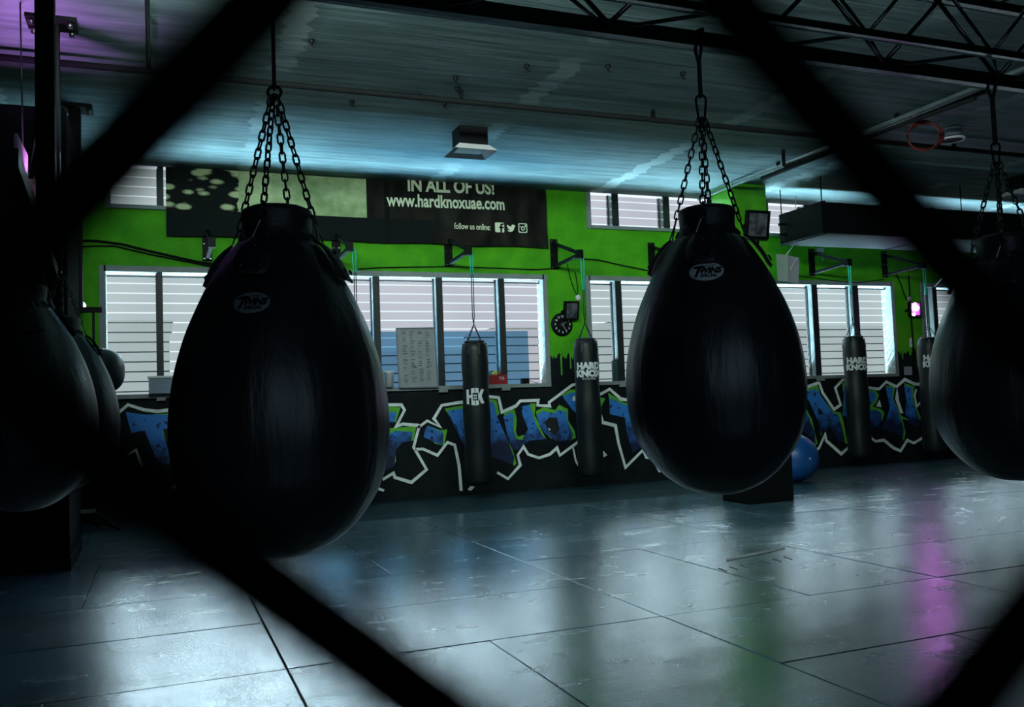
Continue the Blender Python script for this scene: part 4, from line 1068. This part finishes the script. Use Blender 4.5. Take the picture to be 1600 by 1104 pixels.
for i_, (dx, dz) in enumerate(((0.0, 0.02), (-0.06, -0.09), (-0.02, 0.09))):
    s_ = (0.042, 0.022, 0.018)[i_]
    MB().lathe([(s_ * math.sin(PI * k / 8), -s_ * math.cos(PI * k / 8)) for k in range(9)], 12).xform(Matrix.Translation((dx, -0.125, dz))).build('led', M['purple_led'], fl3)
q = onY(903, 465, W); MB_ = MB().lathe([(0.045, 0.001), (0.045, 0.02), (0.03, 0.035), (0.0, 0.038)], 20).xform(RX_)
tag(MB_.build('wall_sensor', M['white_plastic'], None, (q.x, W, q.z)), 'small round white sensor on the green pier above the clock floodlight', 'sensor')
q = onY(1420, 467, W); tag(MB().lathe([(0.045, 0.001), (0.045, 0.02), (0.03, 0.035), (0.0, 0.038)], 20).xform(RX_).build('wall_sensor', M['violet_reflector'], None, (q.x, W, q.z)), 'small round sensor just above the purple floodlight', 'sensor')
q = onY(1424, 535, W); t = empty('wall_switch', 'small white switch below the purple floodlight', 'switch', (q.x, W, q.z))
MB().box(-0.04, 0.04, -0.012, -0.001, -0.075, 0.075).build('plate', M['white_plastic'], t); MB().box(-0.015, 0.015, -0.018, -0.0125, -0.03, 0.03).build('rocker', M['grey_plastic'], t)
q = onY(1418.5, 579, W); t = empty('wall_notice', 'white paper notice on the black pier at right', 'notice', (q.x, W, q.z))
MB().box(-0.085, 0.085, -0.006, -0.002, -0.07, 0.07).build('sheet', M['paper'], t)
for k in range(5): MB().box(-0.065, 0.065 - 0.02 * (k % 2), -0.0075, -0.0065, 0.045 - 0.022 * k, 0.05 - 0.022 * k).build('text_line', M['grey_plastic'], t)
# hanging grey folded panel right of the column
q = onY(1231, 420, 6.5); t = empty('folded_panel', 'pale grey folded sheet panel hanging just right of the green column', 'panel', (q.x, 6.5, q.z))
MB().add([(-0.20, 0, 0.22), (-0.03, -0.06, 0.20), (0.0, -0.02, 0.20), (0.19, -0.04, 0.17), (0.15, -0.04, -0.22), (-0.02, -0.02, -0.20), (-0.05, -0.06, -0.20), (-0.20, 0, -0.18)], [(0, 7, 6, 1), (1, 6, 5, 2), (2, 5, 4, 3)]).build('sheet', M['paper'], t)
MB().tube([(-0.03, 0.0, 0.20), (0.25, 0.1, 0.42), (0.30, 0.1, ZC - q.z)], 0.006, 6).build('hanging_wire', M['white_plastic'], t)
MB().tube([(0.16, -0.05, 0.17), (-0.02, -0.08, -0.02)], 0.006, 6).build('cord', M['white_plastic'], t)
q = onY(1279, 391, W); t = empty('junction_box', 'small white junction box just under the duct at the wall', 'box', (q.x, W, q.z))
MB().box(-0.07, 0.07, -0.05, -0.001, -0.03, 0.03).build('case', M['white_plastic'], t); MB().tube([(0.05, -0.025, -0.03), (0.05, -0.025, -0.18)], 0.008, 6).build('wire', M['white_plastic'], t)
# whiteboard in front of the window
A, Bq, Cq, Dq = [onY(x, y, W - 0.09 + dy) for x, y, dy in ((619, 513, 0), (679, 512, 0), (684, 604, 0), (624, 605, 0))]
t = empty('whiteboard', 'whiteboard with handwritten lines leaning on the sill of the first window', 'whiteboard', (0, 0, 0))
vv = [A, Bq, Cq, Dq]; MB().add([tuple(p) for p in vv] + [(p.x, p.y + 0.018, p.z) for p in vv], [(0, 3, 2, 1), (4, 5, 6, 7), (0, 1, 5, 4), (1, 2, 6, 5), (2, 3, 7, 6), (3, 0, 4, 7)]).build('board', M['sign_board'], t)
fr_ = MB()
for p, q2 in zip(vv, vv[1:] + vv[:1]): fr_.bar(p + Vector((0, -0.004, 0)), q2 + Vector((0, -0.004, 0)), 0.018, 0.016)
fr_.build('frame', M['alu'], t)
sb = MB(); rnd = random.Random(3)
def bd(u, v): return A.lerp(Bq, u).lerp(Dq.lerp(Cq, u), v) + Vector((0, -0.003, 0))
for col in range(4):
    for row in range(26):
        if rnd.random() < 0.75:
            u0 = 0.14 + col * 0.2 + rnd.uniform(-0.01, 0.01); v0 = 0.06 + row * 0.034
            p0, p1 = bd(u0, v0), bd(u0 + rnd.uniform(0.05, 0.13), v0 + rnd.uniform(-0.006, 0.01)); h_ = rnd.uniform(0.004, 0.008)
            sb.add([p0, p1, p1 + Vector((0, 0, h_)), p0 + Vector((0, 0, h_))], [(0, 1, 2, 3)])
h_o = sb.build('handwriting', M['conduit'], t); h_o['kind'] = 'stuff'
SI = ZS + 0.05
def sill_x(px): return onY(px, 600, W - 0.01).x
t = empty('storage_box', 'dark red plastic box with coloured caps on the sill beside the emblem bag', 'box', (sill_x(778), W + 0.03, SI))
MB().bevbox(-0.135, 0.135, -0.06, 0.06, 0, 0.13, 0.01).build('body', M['red'], t)
vv, ff = text_geo('T3S', 0.05, 0.001); MB().add([(0.05 + a, -0.0615, 0.08 + b) for a, b in vv], ff).build('lettering', M['logo'], t)
for dx, mt_ in ((-0.11, 'teal'), (-0.02, 'yellow'), (0.075, 'red')):
    tag_ = MB().lathe([(0.038, 0.131), (0.038, 0.155), (0.028, 0.165), (0.022, 0.185), (0.0, 0.19)], 16, (dx, 0, 0)).build('cap', M[mt_], t); tag_['label'] = {'teal': 'teal cap', 'yellow': 'yellow cap', 'red': 'red cap'}[mt_]
t = empty('small_speaker', 'small dark box with a cable on the right end of the first sill', 'speaker', (sill_x(822), W + 0.03, SI))
MB().bevbox(-0.05, 0.05, -0.04, 0.04, 0, 0.075, 0.006).build('case', M['black_metal'], t); MB().tube([(0.05, 0, 0.04), (0.10, -0.01, 0.03), (0.15, -0.02, 0.01), (0.19, -0.03, 0.006)], 0.004, 6).build('cable', M['rope'], t)
t = empty('foam_roller', 'ribbed dark foam roller standing on the sill beside the middle punching bag', 'roller', (sill_x(966), W + 0.04, SI))
MB().lathe([(0.058 + (0.008 if k % 2 else 0), 0.0 + k * 0.0135) for k in range(23)], 20).build('tube', M['rubber'], t); MB().lathe([(0.045, 0.305), (0.03, 0.315), (0.0, 0.316)], 16).build('top_cap', M['black_metal'], t)
t = empty('storage_box', 'pale blue-grey box with a lid on the sill left of the nearest bag', 'box', (sill_x(251), W - 0.06, ZS - 0.03))
MB().bevbox(-0.13, 0.13, -0.09, 0.09, 0.081, 0.26, 0.01).build('body', M['grey_plastic'], t); MB().bevbox(-0.145, 0.145, -0.10, 0.10, 0.26, 0.285, 0.008).build('lid', M['white_plastic'], t)
t = empty('paper_cup', 'white plastic tub on the sill touching the outline of the nearest bag', 'cup', (sill_x(607) + 0.0, W - 0.06, ZS - 0.03))
MB().lathe([(0.05, 0.081), (0.06, 0.26), (0.066, 0.265), (0.066, 0.29), (0.0, 0.292)], 20).build('body', M['white_plastic'], t)

# floor things
q = onZ(1256, 744, 0.0)
t = empty('exercise_ball', 'blue exercise ball on the floor behind the black box', 'ball', (7.42, 5.55, 0))
rb = 0.325
MB().lathe([(rb * math.sin(PI * k / 32), rb - 0.006 - rb * math.cos(PI * k / 32)) for k in range(33)], 48, mod=lambda a, z: 1 + 0.002 * math.cos(60 * z)).build('shell', M['ball'], t)
MB().lathe([(0.014, 0), (0.010, 0.008)], 10).xform(Matrix.Translation((0, -rb, rb)) @ RX_).build('valve', M['white_plastic'], t)
t = empty('plyo_box', 'black wooden jump box on the mats under the middle punching bag', 'box', (5.72, 4.07, 0.002))
MB().bevbox(-0.31, 0.29, -0.23, 0.25, 0, 0.74, 0.008).build('body', M['box'], t)
MB().box(-0.32, -0.3105, -0.18, 0.20, 0.02, 0.70).build('side_panel', M['duct'], t)
t = empty('stand_base', 'low dark metal stand with splayed legs on the floor beside the partition', 'stand', tuple(onZ(146, 829, 0.0)))
for a, b in (((-0.12, -0.25, 0.2), (0.2, 0.06, 0.02)), ((-0.2, 0.0, 0.2), (0.05, 0.25, 0.02)), ((0.0, 0.15, 0.18), (0.26, -0.16, 0.02))):
    MB().bar(a, b, 0.04, 0.03).build('leg', M['black_metal'], t)
MB().box(-0.20, 0.02, -0.10, 0.10, 0.20, 0.225).build('top_plate', M['alu'], t)
# faded print on a mat
fp = empty('mat_print', 'faded pinkish printed stripes on a mat right of the middle bag', 'print', (0, 0, 0))
for k, (a, b) in enumerate((((1135, 872), (1226, 853)),)):
    p0, p1 = onZ(*a, 0.003), onZ(*b, 0.003); p2, p3 = onZ(b[0], b[1] + 4, 0.003), onZ(a[0], a[1] + 4, 0.003)
    MB().add([p0, p3, p2, p1], [(0, 1, 2, 3)]).build('stripe', M['mat_pink'], fp)
for k in range(7):
    x = 1122 + k * 17; y = 886 - k * 3
    MB().add([onZ(x, y, 0.003), onZ(x + 14, y + 5, 0.003), onZ(x + 14, y + 6.5, 0.003), onZ(x, y + 1.5, 0.003)], [(0, 1, 2, 3)]).build('stripe', M['logo_dim'], fp)

# ---- left corner lamps and sign
q = onY(65, 295, 3.2)
t = empty('effect_lamp', 'caged violet effect lamp hanging at the left edge', 'lamp', (q.x, 3.2, q.z))
cg = MB()
for sx in (-1, 1):
    for sy in (-1, 1): cg.bar((sx * 0.11, sy * 0.09, -0.10), (sx * 0.11, sy * 0.09, 0.10), 0.012)
for sz in (-1, 1):
    for s_ in (-1, 1):
        cg.bar((-0.11, s_ * 0.09, sz * 0.10), (0.11, s_ * 0.09, sz * 0.10), 0.012); cg.bar((s_ * 0.11, -0.09, sz * 0.10), (s_ * 0.11, 0.09, sz * 0.10), 0.012)
cg.build('cage', M['black_metal'], t)
MB().box(-0.09, 0.09, 0.05, 0.07, -0.085, 0.085).build('reflector', M['violet_reflector'], t)
for k in range(5): MB().box(-0.05 + k * 0.022, -0.044 + k * 0.022, -0.02, 0.0, -0.09, 0.09).build('fin', M['chrome'], t)
MB().box(-0.03, 0.015, 0.0, 0.03, -0.03, 0.03).build('bulb', M['warm_led'], t)
for s_ in (-1, 1): MB().tube([(s_ * 0.09, 0, 0.10), (s_ * 0.05, 0, 0.32), (0.0, 0, 0.6), (0.0, 0, ZC - q.z - 0.03)], 0.006, 6).build('hanging_wire', M['chain'], t)
pl_l = bpy.data.lights.new('violet_glow', 'SPOT'); pl_l.energy = 190; pl_l.color = (0.85, 0.30, 1.0); pl_l.shadow_soft_size = 0.08; pl_l.spot_size = math.radians(102); pl_l.spot_blend = 0.9
po = bpy.data.objects.new('violet_glow', pl_l); COL.objects.link(po); po.location = (q.x - 0.1, 2.9, 2.95); po.rotation_euler = (math.radians(180), 0, 0)
corners = [onY(27, 208, 2.6), onY(44, 243, 2.95), onY(44, 311, 2.95), onY(26, 277, 2.6)]
t = empty('hanging_sign', 'narrow tilted grey sign board lit violet at the left edge', 'sign', (0, 0, 0))
MB().add([tuple(c) for c in corners] + [(c.x - 0.02, c.y, c.z) for c in corners], [(0, 1, 2, 3), (7, 6, 5, 4), (0, 4, 5, 1), (1, 5, 6, 2), (2, 6, 7, 3), (3, 7, 4, 0)]).build('board', M['sign_grey'], t)
MB().tube([tuple(corners[0].lerp(corners[1], 0.5)), (corners[0].x, 2.78, ZC - 0.001)], 0.006, 6).build('hanging_wire', M['chain'], t)
q = onY(124, 478, 6.9)
t = empty('blue_spotlight', 'small blue-white glowing spotlight left of the leftmost window', 'lamp', (q.x, 6.9, q.z))
MB().lathe([(0.05, 0.1), (0.06, 0.0), (0.07, -0.02)], 16).xform(Matrix.Rotation(-PI / 2, 4, 'X')).build('housing', M['black_metal'], t)
MB().lathe([(0.05 * math.sin(PI * k / 8), -0.05 * math.cos(PI * k / 8)) for k in range(9)], 14).xform(Matrix.Translation((0.02, -0.03, 0))).build('lens', M['blue_led'], t)
MB().bar((0, 0.1, 0), (0, 0.17, 0), 0.03).build('wall_mount', M['black_metal'], t)
t = empty('wall_conduit', 'vertical conduit with a round fitting on the wall beside the partition', 'pipe', (0, 0, 0))
p0 = onY(112, 350, W - 0.05); p1 = onY(118, 445, W - 0.05)
MB().tube([(p0.x, W - 0.05, ZC - 0.001), (p0.x, W - 0.05, p1.z), (p0.x + 0.06, W - 0.05, p1.z - 0.3)], 0.03, 8).build('tube', M['steel_conduit'], t)
MB().lathe([(0.05, 0), (0.07, 0.03), (0.05, 0.06)], 16).xform(Matrix.Translation((p0.x + 0.05, W - 0.03, p0.z)) @ RX_).build('round_fitting', M['grey_plastic'], t)

# ================================================================== CHAIN-LINK FENCE close to the lens
fe = empty('chain_link_fence', 'black chain-link fence close in front of the lens, out of focus', 'fence', (0, 0, 0))
H = np.array([[1.55179678, -0.3975824, -0.40195561], [-0.16843105, 1.6258843, -0.78194031], [0.42857861, -0.07606472, 1.0]])
SC = 0.0515
def lat(u, v):
    p = H @ np.array([u, v, 1.0]) * SC
    return CP + CR * float(p[0]) + CU * float(p[1]) + CF * float(p[2])
nrm = (lat(1, 0) - lat(0, 0)).cross(lat(0, 1) - lat(0, 0)).normalized()
RW = 0.0024
NV = 22
for col in range(-9, 11):
    # one woven wire: zigzags between the knots at u = col*0.5 and u = col*0.5 + 0.5, hooking its neighbours
    pts = []
    for k in range(-NV, NV):
        side = (k + col) % 2
        u = (col + side) * 0.5; v = k * 0.5 + 0.5
        sgn = 1 if side else -1
        e = 0.030
        uu = u + sgn * 0.012
        pts += [lat(uu - sgn * e, v - e * 1.0) + nrm * (RW * 1.1), lat(uu + sgn * 0.006, v - 0.008) + nrm * (RW * 0.6), lat(uu + sgn * 0.006, v + 0.008) - nrm * (RW * 0.6), lat(uu - sgn * e, v + e * 1.0) - nrm * (RW * 1.1)]
    # keep the part in front of the camera's side of the hall and above the floor
    pts = [p for p in pts if 0.02 < p.z < 2.5]
    if len(pts) > 3:
        MB().tube(pts, RW, 8).build('wire', M['fence'], fe)
